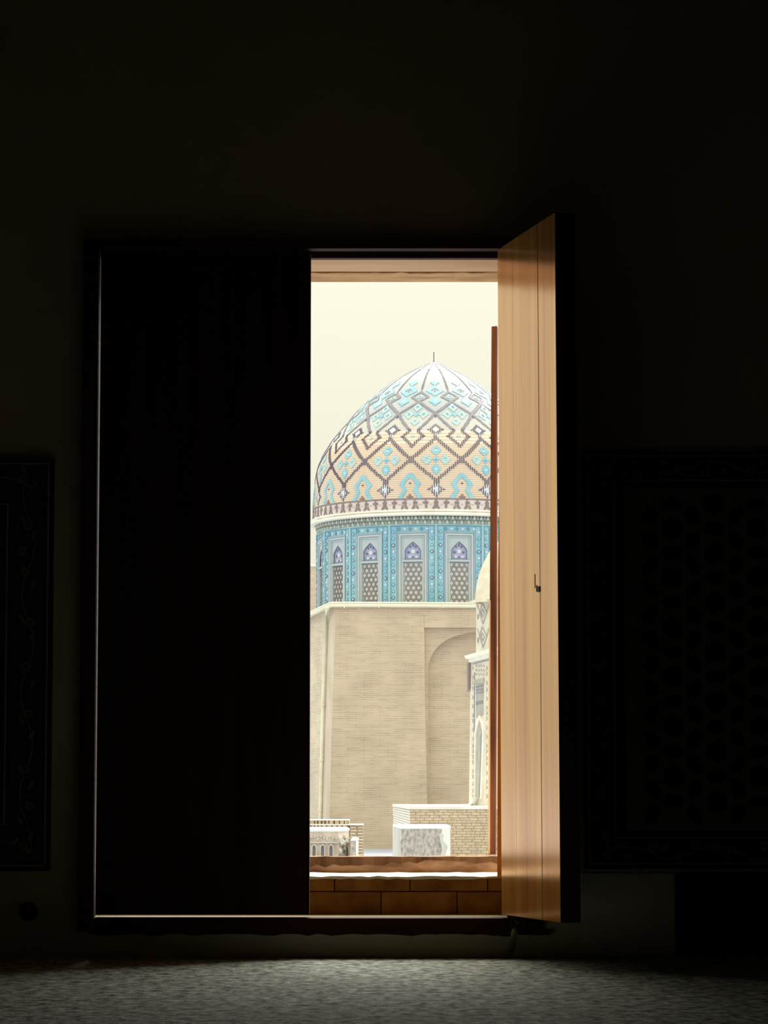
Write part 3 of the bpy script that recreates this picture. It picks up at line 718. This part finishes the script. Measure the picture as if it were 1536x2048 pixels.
# lattice: back plate plus honeycomb bars and studs
lm = MB(); zl1 = zsill - 6 * K; lx = ins - 2 * K
lm.box(-lx, lx, .075, .1, 0, zl1, 'lat_back')
hr = 6.2 * K; row = 0; z = hr * .5
bw_ = 1.15 * K
def barm(mb, x0, z0, x1, z1, t, y0, y1, m):
    d = Vector((x1 - x0, 0, z1 - z0)); L_ = d.length
    if L_ < 1e-6: return
    nn = Vector((-d.z, 0, d.x)) / L_ * t
    A, B_ = Vector((x0, 0, z0)), Vector((x1, 0, z1)); pts = [A - nn, B_ - nn, B_ + nn, A + nn]
    mb.prism([Vector((p.x, y0, p.z)) for p in pts], [Vector((p.x, y1, p.z)) for p in pts], m)
while z < zl1 + hr:
    x = -lx - hr * 2 + (hr * .866 if row % 2 else 0)
    while x < lx + hr * 2:
        for k in (0, 1, 2):
            a0, a1 = R(30 + 60 * k), R(90 + 60 * k)
            xa, za, xb, zb = x + hr * math.cos(a0), z + hr * math.sin(a0), x + hr * math.cos(a1), z + hr * math.sin(a1)
            if abs(xa) <= lx and abs(xb) <= lx and 0 < za < zl1 and 0 < zb < zl1: barm(lm, xa, za, xb, zb, bw_ * .62, .045, .075, 'lattice')
        for k in range(3):     # inner star of each cell
            a0 = R(60 * k); 
            if abs(x) < lx - 2 * K and 2 * K < z < zl1 - 2 * K:
                barm(lm, x - hr * .95 * math.cos(a0) , z - hr * .95 * math.sin(a0), x - hr * .5 * math.cos(a0), z - hr * .5 * math.sin(a0), bw_ * .4, .05, .075, 'lattice')
                barm(lm, x + hr * .95 * math.cos(a0) , z + hr * .95 * math.sin(a0), x + hr * .5 * math.cos(a0), z + hr * .5 * math.sin(a0), bw_ * .4, .05, .075, 'lattice')
        x += hr * 1.732
    z += hr * 1.5; row += 1
# ornaments on the blue border
om = MB(); xb_ = (hwF + ix) / 2; k = 0; z = 7 * K
while z < Hd - 3 * K:
    for sx in (-1, 1):
        t = (k + (1 if sx > 0 else 0)) % 4
        if t == 0: star(om, sx * xb_, z, 4.4 * K, 1.5 * K, 4, -.022, 0, 'white')
        elif t == 1: star(om, sx * xb_, z, 4.4 * K, 2.9 * K, 4, -.018, 0, 'ink'); star(om, sx * xb_, z, 2.6 * K, 1.4 * K, 4, -.026, -.016, 'white')
        elif t == 2: star(om, sx * xb_, z, 4.2 * K, 2 * K, 3, -.02, 0, 'teal'); star(om, sx * xb_, z, 2.2 * K, 1.2 * K, 3, -.026, -.016, 'white')
        else: star(om, sx * xb_, z, 4.6 * K, 2.2 * K, 4, -.018, 0, 'teal'); star(om, sx * xb_, z, 2.8 * K, .9 * K, 4, -.026, -.016, 'white')
    z += 13.2 * K; k += 1
x = -hwF + 20 * K; k = 0
while x < hwF - 16 * K:
    star(om, x, Hd - 9.5 * K, 4.2 * K, 1.6 * K if k % 2 else 2.8 * K, 4, -.02, 0, 'white' if k % 2 else 'teal'); x += 11.5 * K; k += 1
meshes = {'border': panel_m.mesh('drum_panel'), 'edge': panel_m2.mesh('edge_moulding'), 'frame': fm.mesh('window_frame'), 'tymp': tm.mesh('tympanum'), 'lattice': lm.mesh('lattice'), 'orn': om.mesh('tile_ornament')}
import bmesh
for me in meshes.values():
    q = bmesh.new(); q.from_mesh(me); bmesh.ops.recalc_face_normals(q, faces=q.faces); q.to_mesh(me); q.free()
for k in range(NS):
    a = (k + .5) * 2 * math.pi / NS
    if math.cos(a) < -.2: continue
    o = bpy.data.objects.new('drum_panel', meshes['border']); col.objects.link(o); o.parent = maus
    o.location = Vector((AX + (APO) * math.sin(a), AY - (APO) * math.cos(a), zd0)) - world_loc(maus); o.rotation_euler = (0, 0, a)
    for key, nm2 in (('edge', 'edge_moulding'), ('frame', 'window_frame'), ('tymp', 'tympanum'), ('lattice', 'lattice'), ('orn', 'tile_ornament')):
        c = bpy.data.objects.new(nm2, meshes[key]); col.objects.link(c); c.parent = o
        if key in ('orn', 'lattice'): c['kind'] = 'stuff'
# ---- brick body below the drum
FY = 85.7
def pp(pts, Y): return [P(x, y, Y) for x, y in pts]
back = Vector((0, .6, 0))
b = MB()
ztopf = 1211
pl = [(671, ztopf), (848, ztopf), (850, 1400), (858, 1760), (655, 1760), (663, 1480)]
b.prism(pp(pl, FY), [p + Vector((0, .8, 0)) for p in pp(pl, FY)], 'facade')
pl = [(848, ztopf), (1085, ztopf), (1085, 1255), (848, 1255)]
b.prism(pp(pl, FY), [p + Vector((0, .8, 0)) for p in pp(pl, FY)], 'facade')
b.build('facade_wall', maus, loc=P(760, 1700, FY))
# recessed panel with pointed arch
b = MB(); Y1, Y2 = FY + .16, FY + .42
arc = [(860, 1760), (858, 1600), (856.5, 1450), (855.5, 1345), (857, 1328), (862, 1313), (870, 1300), (881, 1288), (896, 1278), (914, 1271), (935, 1266), (958, 1261), (985, 1255.5), (1010, 1254)]
lft = [(846, 1760), (846, 1600), (846, 1450), (846, 1345), (846, 1328), (846, 1313), (846, 1295), (846, 1275), (846, 1250), (880, 1250), (915, 1250), (950, 1250), (985, 1250), (1010, 1250)]
vs = [P(x, y, Y1) for x, y in lft] + [P(x, y, Y1) for x, y in arc] + [P(x, y, Y1) + Vector((0, Y2 - Y1, 0)) for x, y in arc]; n = len(arc)
b.add(vs, [(i, i + 1, n + i + 1, n + i) for i in range(n - 1)] + [(n + i, n + i + 1, 2 * n + i + 1, 2 * n + i) for i in range(n - 1)], 'facade')
b.build('arch_surround', maus, loc=P(860, 1700, Y1))
b = MB(); pl = [(846, 1240), (1085, 1240), (1085, 1760), (846, 1760)]
b.prism(pp(pl, Y2), [p + Vector((0, .3, 0)) for p in pp(pl, Y2)], 'facade'); b.build('niche_wall', maus, loc=P(900, 1700, Y2))
# corner strip and left flank, which turns away
b = MB()
YL = FY + 3.2
def q2(x, y, Y): return P(x, y, Y)
A = [q2(671, ztopf, FY), q2(652, 1217, FY + 1.0), q2(610, 1240, FY + 3.2)]
Bt = [q2(655, 1760, FY), q2(636, 1760, FY + 1.0), q2(590, 1770, FY + 3.2)]
b.add([A[0], A[1], Bt[1], Bt[0]], [(0, 1, 2, 3)], 'corner'); b.build('corner_strip', maus, fix=False)
b = MB(); b.add([A[1], A[2], Bt[2], Bt[1]], [(0, 1, 2, 3)], 'facade_side'); b.build('side_wall', maus, fix=False)
# roof surface and gutter
b = MB(); T = [q2(600, 1237, FY + 3.2), q2(658, 1206, FY + .2), q2(664, 1204, FY), q2(1085, 1204, FY)]
zr = Zp(1204, FY)
roof = [T[0], q2(661, 1206, FY), q2(1085, 1206, FY), Vector((AX + 4.6, AY + 3, zr + .02)), Vector((AX - 4.6, AY + 3, zr - .35))]
b.prism(roof, [p - Vector((0, 0, .07)) for p in roof], 'roof'); b.build('roof', maus)
b = MB(); g1 = [q2(600, 1240, FY + 3.2), q2(640, 1221, FY + .6), q2(658, 1212.5, FY - .06), q2(664, 1211, FY - .08), q2(800, 1211.5, FY - .08), q2(1085, 1213, FY - .08)]
b.tube(g1, .052, 'pipe', 10)
g2 = [p + Vector((0, .04, .085)) for p in g1]; b.tube(g2, .03, 'cornice', 6)
b.build('gutter', maus, smooth=True)
b = MB()
for x in (689, 758, 886): b.box(Xp(x, 1211, FY) - .018, Xp(x, 1211, FY) + .018, FY - .16, FY, Zp(1216, FY), Zp(1207, FY), 'pipe')
b.build('gutter_bracket', maus)
b = MB(); b.tube([q2(656, 1215, FY - .1), q2(653, 1222, FY + .3), q2(652, 1240, FY + .7), q2(646, 1400, FY + .75), q2(640, 1640, FY + .75), q2(638, 1730, FY + .75)], .05, 'pipe', 10)
b.build('downpipe', maus, smooth=True)
b = MB()
for y, x in ((1300, 650), (1410, 646), (1520, 643), (1620, 640.5)):
    p = q2(x, y, FY + .75); b.lathe([(.062, p.z - .03), (.066, p.z), (.062, p.z + .03)], 'pipe', 10, (p.x, p.y))
b.build('pipe_collar', maus)

# low brick building far behind the left edge of the drum
fb = empty('distant_tower', P(600, 1700, 110), 'pale brick tower just showing left of the blue drum', 'building')
b = MB(); p0 = P(628, 1130, 110); p1 = P(560, 1130, 110)
b.box(p1.x, p0.x + .35, 110, 113, GZ, Zp(1133, 110), 'facade'); b.build('shaft', fb, loc=((p0.x + p1.x) / 2, 110, GZ))
b = MB(); b.box(p1.x - .1, p0.x + .42, 109.9, 113.1, Zp(1133, 110), Zp(1129, 110), 'cornice'); b.build('cornice', fb)

# ---------------------------------------------------------------- tiled portal tower at right, its left side turned to us
tw = empty('portal_tower', P(960, 1610, 62), 'narrow white-and-grey tiled tower with small cream dome, right of brick facade', 'building')
A3 = P(941, 1500, 64.0); B3 = P(1010, 1500, 60.8)
tdir = Vector((B3.x - A3.x, B3.y - A3.y, 0)).normalized(); tnrm = Vector((tdir.y, -tdir.x, 0))
if tnrm.x > 0: tnrm = -tnrm
def Q(px, py, off=0.0):
    """point of the tower's side plane (moved out by off) seen at a pixel"""
    d = P(px, py, 1.0) - Vector((0, 0, CZ)); o = A3 + tnrm * off; c0 = Vector((0, 0, CZ))
    den = d.dot(tnrm); t = (o - c0).dot(tnrm) / den; return c0 + d * t
def qprism(mb, pts, o0, o1, m):
    base = [Q(x, y, 0) for x, y in pts]; mb.prism([p + tnrm * o0 for p in base], [p + tnrm * o1 for p in base], m)
# lower shaft (with real depth to the right, behind the leaf)
b = MB(); qprism(b, [(941, 1325), (1010, 1308), (1010, 1640), (938, 1612)], 0, -.9, 'tower'); b.build('lower_shaft', tw)
b = MB(); qprism(b, [(937, 1312), (1010, 1291), (1010, 1300), (941, 1318)], .1, -1, 'cap'); qprism(b, [(941, 1318), (1010, 1300), (1010, 1308), (943, 1325)], .05, -.95, 'cornice'); b.build('lower_cornice', tw)
b = MB(); qprism(b, [(952, 1206), (1010, 1190), (1010, 1295), (952, 1310)], 0, -.8, 'tower'); b.build('upper_shaft', tw)
b = MB(); qprism(b, [(945, 1203), (1010, 1184), (1010, 1190), (950, 1208)], .08, -.9, 'tower_dome'); b.build('upper_cornice', tw)
def qbar(mb, x0, y0, x1, y1, t, m, o0=.012):
    L_ = math.hypot(x1 - x0, y1 - y0); nx, ny = -(y1 - y0) / L_ * t, (x1 - x0) / L_ * t
    qprism(mb, [(x0 - nx, y0 - ny), (x1 - nx, y1 - ny), (x1 + nx, y1 + ny), (x0 + nx, y0 + ny)], o0, -.005, m)
b = MB()
for cy in (1226, 1273):
    qbar(b, 965, cy - 20, 974, cy, .8, 'tower_grey'); qbar(b, 974, cy, 966, cy + 22, .8, 'tower_grey')
    qbar(b, 965, cy - 20, 960, cy - 2, .8, 'tower_grey'); qbar(b, 960, cy - 2, 966, cy + 22, .8, 'tower_grey')
    qbar(b, 965, cy - 8, 969, cy, .6, 'tower_grey'); qbar(b, 969, cy, 966, cy + 9, .6, 'tower_grey'); qbar(b, 965, cy - 8, 963, cy, .6, 'tower_grey'); qbar(b, 963, cy, 966, cy + 9, .6, 'tower_grey')
    qbar(b, 955, cy - 16, 960, cy - 2, .6, 'tower_grey'); qbar(b, 956, cy + 12, 960, cy - 2, .6, 'tower_grey'); qbar(b, 977, cy - 16, 974, cy, .6, 'tower_grey')
    qbar(b, 955, cy + 3, 957, cy + 12, .6, 'tower_grey'); qbar(b, 981, cy - 24, 975, cy - 3, .6, 'tower_grey')
b.build('diamond_tilework', tw)['kind'] = 'stuff'
# inset panel and niche on the lower shaft
b = MB(); qprism(b, [(951, 1360), (969, 1356), (969, 1366), (951, 1369)], .03, 0, 'tower_grey'); qprism(b, [(953, 1372), (967, 1369), (967, 1372), (953, 1375)], .02, 0, 'drum_line')
for y in (1380, 1386, 1404, 1408): qprism(b, [(953, y), (967, y - 3), (967, y - 1.6), (953, y + 1.4)], .02, 0, 'drum_line')
qprism(b, [(952.5, 1372), (968, 1369), (967, 1430), (952.5, 1436)], .008, 0, 'tower_grey'); b.build('inset_panel', tw)
arcn = [(952, 1595), (953.5, 1470), (957, 1450), (961, 1436), (965, 1448), (967.5, 1462), (963, 1598)]
arco = [(950.5, 1595), (951.5, 1468), (955, 1446), (961, 1430), (967, 1443), (969.5, 1460), (965, 1598)]
b = MB(); o_ = [Q(x, y) + tnrm * .035 for x, y in arco]; i_ = [Q(x, y) + tnrm * .035 for x, y in arcn]
b.ring(o_, i_, [p - tnrm * .035 for p in o_], [p - tnrm * .035 for p in i_], 'cap'); b.build('niche_arch', tw)
b = MB(); qprism(b, arcn, .006, 0, 'tower_grey'); qprism(b, [(962.5, 1470), (965.5, 1462), (961.5, 1590), (959, 1592)], .012, 0, 'drum_line'); b.build('niche', tw)
b = MB()
for side_x in (946, 974):
    y = 1335
    while y < 1595:
        qbar(b, side_x - 1.2, y - 2, side_x + 1.2, y + 1, .5, 'tower_grey'); qbar(b, side_x + 1, y + 2, side_x - 1, y + 5, .5, 'tower_grey'); y += rnd.choice((11, 14, 18))
for x in (953, 958, 963, 968):
    for y in (1332, 1341, 1349): qbar(b, x - 1.3, y - 2.5, x + 1.3, y + 1.5, .8, 'tower_grey')
b.build('tile_ornament', tw)['kind'] = 'stuff'
b = MB(); qbar(b, 949.5, 1345, 948.5, 1596, .5, 'drum_line'); qbar(b, 945, 1328, 980, 1319, .7, 'drum_line'); b.build('edge_line', tw)
b = MB(); qprism(b, [(938.5, 1326), (942, 1325), (941.5, 1378), (939, 1384)], .05, -.05, 'brown'); b.build('drain_box', tw)
b = MB(); qprism(b, [(950, 1604), (956, 1596), (958, 1594), (955, 1606), (951, 1611), (945, 1611)], .12, .05, 'marble_top'); b.build('fallen_slab', tw)
b = MB(); dc = P(1010, 1200, 62.6)
prof = []
for (x, y) in ((950, 1206), (950.5, 1190), (953, 1170), (957, 1152), (963, 1136), (971, 1118), (980, 1102), (992, 1088), (1005, 1078), (1010, 1075)): prof.append(((1010 - x) * 62.6 / F + .001, Zp(y, 62.6)))
b.lathe(prof[::-1], 'tower_dome', 64, (dc.x, 62.6)); b.build('small_dome', tw, smooth=True)

# ---------------------------------------------------------------- brick parapet wall in front
PY = 58.0
pw = empty('parapet_wall', P(900, 1700, PY), 'low brick parapet wall with white coping at the foot of the tiled tower', 'wall')
cz_t, cz_b = Zp(1613, PY), Zp(1619, PY)
xc = Xp(821, 1650, PY); xr = Xp(1075, 1650, PY); far = P(787, 1650, PY + 14)
def foot(zlo, zhi, g, mb, m):
    fp = [Vector((xc - g, PY - g, 0)), Vector((xr, PY - g, 0)), Vector((xr, PY + 14, 0)), Vector((far.x - g, PY + 14, 0))]
    mb.prism([p + Vector((0, 0, zlo)) for p in fp], [p + Vector((0, 0, zhi)) for p in fp], m)
b = MB(); foot(GZ, cz_b - .001, 0, b, 'mortar'); b.build('core', pw, loc=(xc, PY, GZ))
b = MB(); foot(cz_b, cz_t, .03, b, 'cap'); b.build('coping', pw, loc=(xc, PY, cz_b), bevel=.006)
bh_, bl_ = .052, .19
bm_ = []
for k in range(4):
    q = MB(); L_ = bl_ * (.96, .9, .98, .52)[k] - .01; q.box(0, L_, -.012, .004, .003, bh_ - .004, 'wallbrick'); me = q.mesh('brick'); bm_.append((me, L_ + .01))
wlp = world_loc(pw); nbr = 0
z = cz_b - bh_ - .002; row = 0
zmin = Zp(1714, PY) - .03
while z > zmin:
    x = xc + .004 + (row % 2) * 0; first = True
    while x < Xp(1000, 1650, PY):
        me, L_ = bm_[3] if (first and row % 2) else bm_[rnd.randrange(3)]
        o = bpy.data.objects.new('brick', me); col.objects.link(o); o.parent = pw
        o.location = Vector((x, PY + rnd.uniform(-.006, .004), z)) - wlp; x += L_; first = False; nbr += 1
    z -= bh_; row += 1
# side courses seen at a slant
sd_ = Vector((far.x - xc, 14, 0)).normalized(); sa = math.atan2(sd_.y, sd_.x); sl = math.hypot(far.x - xc, 14)
b = MB(); z = cz_b - bh_ - .002
while z > zmin:
    t = .02
    while t < sl - .5:
        L_ = rnd.choice((.55, .75, .9)); n_ = Vector((-sd_.y, sd_.x, 0)); c = Vector((xc, PY, z))
        p = [c + sd_ * t + n_ * .012, c + sd_ * (t + L_ - .02) + n_ * .012]
        q = [p[0] - n_ * .014, p[1] - n_ * .014]; up = Vector((0, 0, bh_ - .012))
        b.prism([p[0], p[1], p[1] + up, p[0] + up], [q[0], q[1], q[1] + up, q[0] + up], 'cornice'); t += L_
    z -= bh_
b.build('side_courses', pw)['kind'] = 'stuff'

# ---------------------------------------------------------------- gravestone blocks in the foreground
def fan_block(name, foot_pts, ztop, zbot, mats, rough=.006, seed=1):
    """prism with uneven edges; foot_pts counter-clockwise from front left"""
    r = random.Random(seed); b = MB(); n = len(foot_pts)
    levels = 7; rings = []
    for k in range(levels + 1):
        z = zbot + (ztop - zbot) * k / levels
        rings.append([Vector((x + r.uniform(-rough, rough) * .6, y + r.uniform(-rough, rough), z + (r.uniform(-rough, rough) * .4 if k not in (0, levels) else 0))) for x, y in foot_pts])
    vs = [v for rg in rings for v in rg]
    for i in range(n):
        fs = [(k * n + i, k * n + (i + 1) % n, (k + 1) * n + (i + 1) % n, (k + 1) * n + i) for k in range(levels)]
        b.add(vs, fs, mats[i % len(mats)])
    b.add([v for v in rings[-1]], [tuple(range(n))], 'marble_top')
    return b
BY = 30.0; zt1 = Zp(1658, BY)
def xy(px, Y): return (Xp(px, 1650, Y), Y)
blk = empty('stone_block', (xy(845, BY)[0], BY, GZ), 'grey marble block with pale top standing before the parapet wall', 'stone block')
fp = [xy(799, BY), xy(822, BY), xy(845, BY), xy(868, BY), xy(884, BY), xy(901, BY + 1.6), xy(893, BY + 3.2), xy(840, BY + 3.4), xy(785.5, BY + 3.0)]
b = fan_block('b', fp, zt1, GZ, ['marble', 'marble', 'marble', 'marble', 'marble_pale', 'marble', 'marble', 'marble', 'marble_pale']); b.build('block', blk, fix=True, loc=(xy(845, BY)[0], BY, GZ))
b = MB(); fpt = [Vector((x, y - .004, zt1)) for k, (x, y) in enumerate(fp)]
b.prism(fpt, [p + Vector((0, 0, .016)) for p in fpt], 'marble_top'); b.build('top_slab', blk, bevel=.004)
b = MB(); rc_ = random.Random(4)
pts = [(884, 1663), (888, 1672), (886, 1680), (893, 1688), (896, 1694), (893, 1702), (890, 1714), (880, 1714), (884, 1700), (881, 1685), (878, 1670)]
b.prism([P(x, y, BY - .03) for x, y in pts], [P(x, y, BY - .03) + Vector((0, .2, 0)) for x, y in pts], 'marble_pale'); b.build('broken_edge', blk, bevel=.004)
b = MB(); pts = [(799, 1659), (803, 1661), (804, 1678), (801, 1684), (803, 1714), (797, 1714)]
b.prism([P(x, y, BY - .02) for x, y in pts], [P(x, y, BY - .02) + Vector((0, .12, 0)) for x, y in pts], 'marble_pale'); b.build('corner_chip', blk, bevel=.003)

CY = 29.0; zt2 = Zp(1664, CY)
tb = empty('carved_tomb', (xy(645, CY)[0], CY, GZ), 'carved stone tomb block with small arched niches, seen beside closed shutter edge', 'stone block')
fp = [xy(585, CY), xy(620, CY), xy(650, CY), xy(677, CY), xy(697, CY + .7), xy(697, CY + 1.3), xy(585, CY + 1.3)]
b = fan_block('t', fp, zt2, GZ, ['carved', 'carved', 'carved', 'carved', 'marble', 'marble'], .006, 3); b.build('block', tb, loc=(xy(645, CY)[0], CY, GZ))
b = MB(); fpt = [Vector((x + (.012 if k in (3, 4) else 0), y - .02, zt2)) for k, (x, y) in enumerate(fp)]
b.prism(fpt, [p + Vector((0, 0, .035)) for p in fpt], 'marble_top'); b.build('top_slab', tb, bevel=.016)
for cx_ in (628, 645, 662):
    b = MB(); o_ = [(cx_ - 5, 1714), (cx_ - 5, 1694), (cx_ - 3, 1690), (cx_, 1687.5), (cx_ + 3, 1690), (cx_ + 5, 1694), (cx_ + 5, 1714)]; i_ = [(cx_ - 3.4, 1714), (cx_ - 3.4, 1695), (cx_ - 2, 1692), (cx_, 1690), (cx_ + 2, 1692), (cx_ + 3.4, 1695), (cx_ + 3.4, 1714)]
    of = [P(x, y, CY - .035) for x, y in o_]; inf = [P(x, y, CY - .035) for x, y in i_]; bk = Vector((0, .045, 0))
    b.ring(of, inf, [p + bk for p in of], [p + bk for p in inf], 'marble_pale')
    b.prism([P(x, y, CY - .012) for x, y in i_], [P(x, y, CY - .012) + Vector((0, .02, 0)) for x, y in i_], 'brown'); b.build('arched_niche', tb)
b = MB(); b.box(Xp(600, 1685, CY), Xp(676, 1685, CY), CY - .03, CY + .01, Zp(1686, CY), Zp(1684, CY), 'marble_pale')
r5 = random.Random(9); x = 618
while x < 674:
    star(b, Xp(x, 1675, CY), Zp(1675 + r5.uniform(-3, 3), CY), .016, .008, 4, CY - .022, CY + .01, 'marble_pale'); x += 6
b.build('carved_band', tb)
b = MB(); r6 = random.Random(12)
for k in range(26):
    x_ = r6.uniform(679, 697); y_ = r6.uniform(1672, 1712); Yq = CY + (x_ - 677) * .035; star(b, Xp(x_, y_, Yq), Zp(y_, Yq), r6.uniform(.015, .03), r6.uniform(.008, .015), 4, Yq - .05, Yq + .02, 'marble_top' if k % 2 else 'marble_pale', r6.uniform(0, 3))
b.build('rough_carving', tb)['kind'] = 'stuff'

sb = empty('stone_step', (xy(708, 28.8)[0], 28.8, GZ), 'small pale stepped stone between carved tomb and brick pier', 'stone block')
zt3 = Zp(1682, 28.8); fp = [(Xp(697, 1650, CY + .7) + .03, 28.8), xy(712, 28.8), xy(717, 29.3), xy(717, 29.9), (Xp(697, 1650, CY + .7) + .03, 29.9)]
b = fan_block('s', fp, zt3, GZ, ['marble', 'marble_pale', 'marble_pale'], .004, 6); b.build('block', sb, loc=(xy(708, 28.8)[0], 28.8, GZ))
b = MB(); fpt = [Vector((x + .003, y - .012, zt3)) for x, y in fp]; b.prism(fpt, [p + Vector((0, 0, .022)) for p in fpt], 'marble_top'); b.build('top_slab', sb, bevel=.01)

# openwork brick wall behind the tomb
VY = 40.0
vw = empty('openwork_wall', (xy(660, VY)[0], VY, GZ), 'low buff brick wall with openwork top course and pier behind carved tomb', 'wall')
xa, xb2, xm = Xp(585, 1650, VY), Xp(727, 1650, VY), Xp(699, 1650, VY)
b = MB(); b.box(xa, xm, VY, VY + .5, GZ, Zp(1655, VY), 'mortar'); b.build('core', vw, loc=(xa, VY, GZ))
b = MB(); b.box(xa, xm, VY - .03, VY + .53, Zp(1641, VY), Zp(1639, VY), 'cap'); b.box(xa, xb2, VY - .05, VY + .55, Zp(1650.5, VY), Zp(1648, VY), 'cap'); b.build('coping', vw)
x = xa
b = MB()
while x < xm - .02:
    wd = rnd.choice((.02, .03, .05)); b.box(x, x + wd, VY - .005, VY + .45, Zp(1648, VY), Zp(1641, VY), 'wallbrick'); x += wd + rnd.choice((.015, .025))
x = xa
while x < xm - .02:
    wd = rnd.choice((.03, .05)); b.box(x, x + wd, VY - .01, VY + .45, Zp(1655, VY), Zp(1650.5, VY), 'wallbrick'); x += wd + .018
b.box(xa, xm, VY + .03, VY + .5, Zp(1655, VY), Zp(1641, VY), 'mortar')
b.build('openwork_bricks', vw)['kind'] = 'stuff'
b = MB(); b.box(xm + .004, xb2, VY - .01, VY + .48, GZ, Zp(1650.5, VY), 'mortar'); b.build('pier', vw, loc=(xm, VY, GZ))
y = 1653
while y < 1712:
    x0q, x1q = (702, 714.5) if int(y) % 2 else (704, 726)
    bx('brick', Xp(701, y, VY), Xp(713 + rnd.uniform(-2, 2), y, VY), VY - .03, VY, Zp(y + 4.2, VY), Zp(y, VY), 'wallbrick', vw)
    bx('brick', Xp(716, y, VY), Xp(726, y, VY), VY - .03 + rnd.uniform(-.008, .008), VY, Zp(y + 4.2, VY), Zp(y, VY), 'wallbrick', vw)
    y += 6
print('bricks', nbr, 'objects', len(bpy.data.objects), 'tris~', sum(len(m.polygons) * 2 for m in bpy.data.meshes))
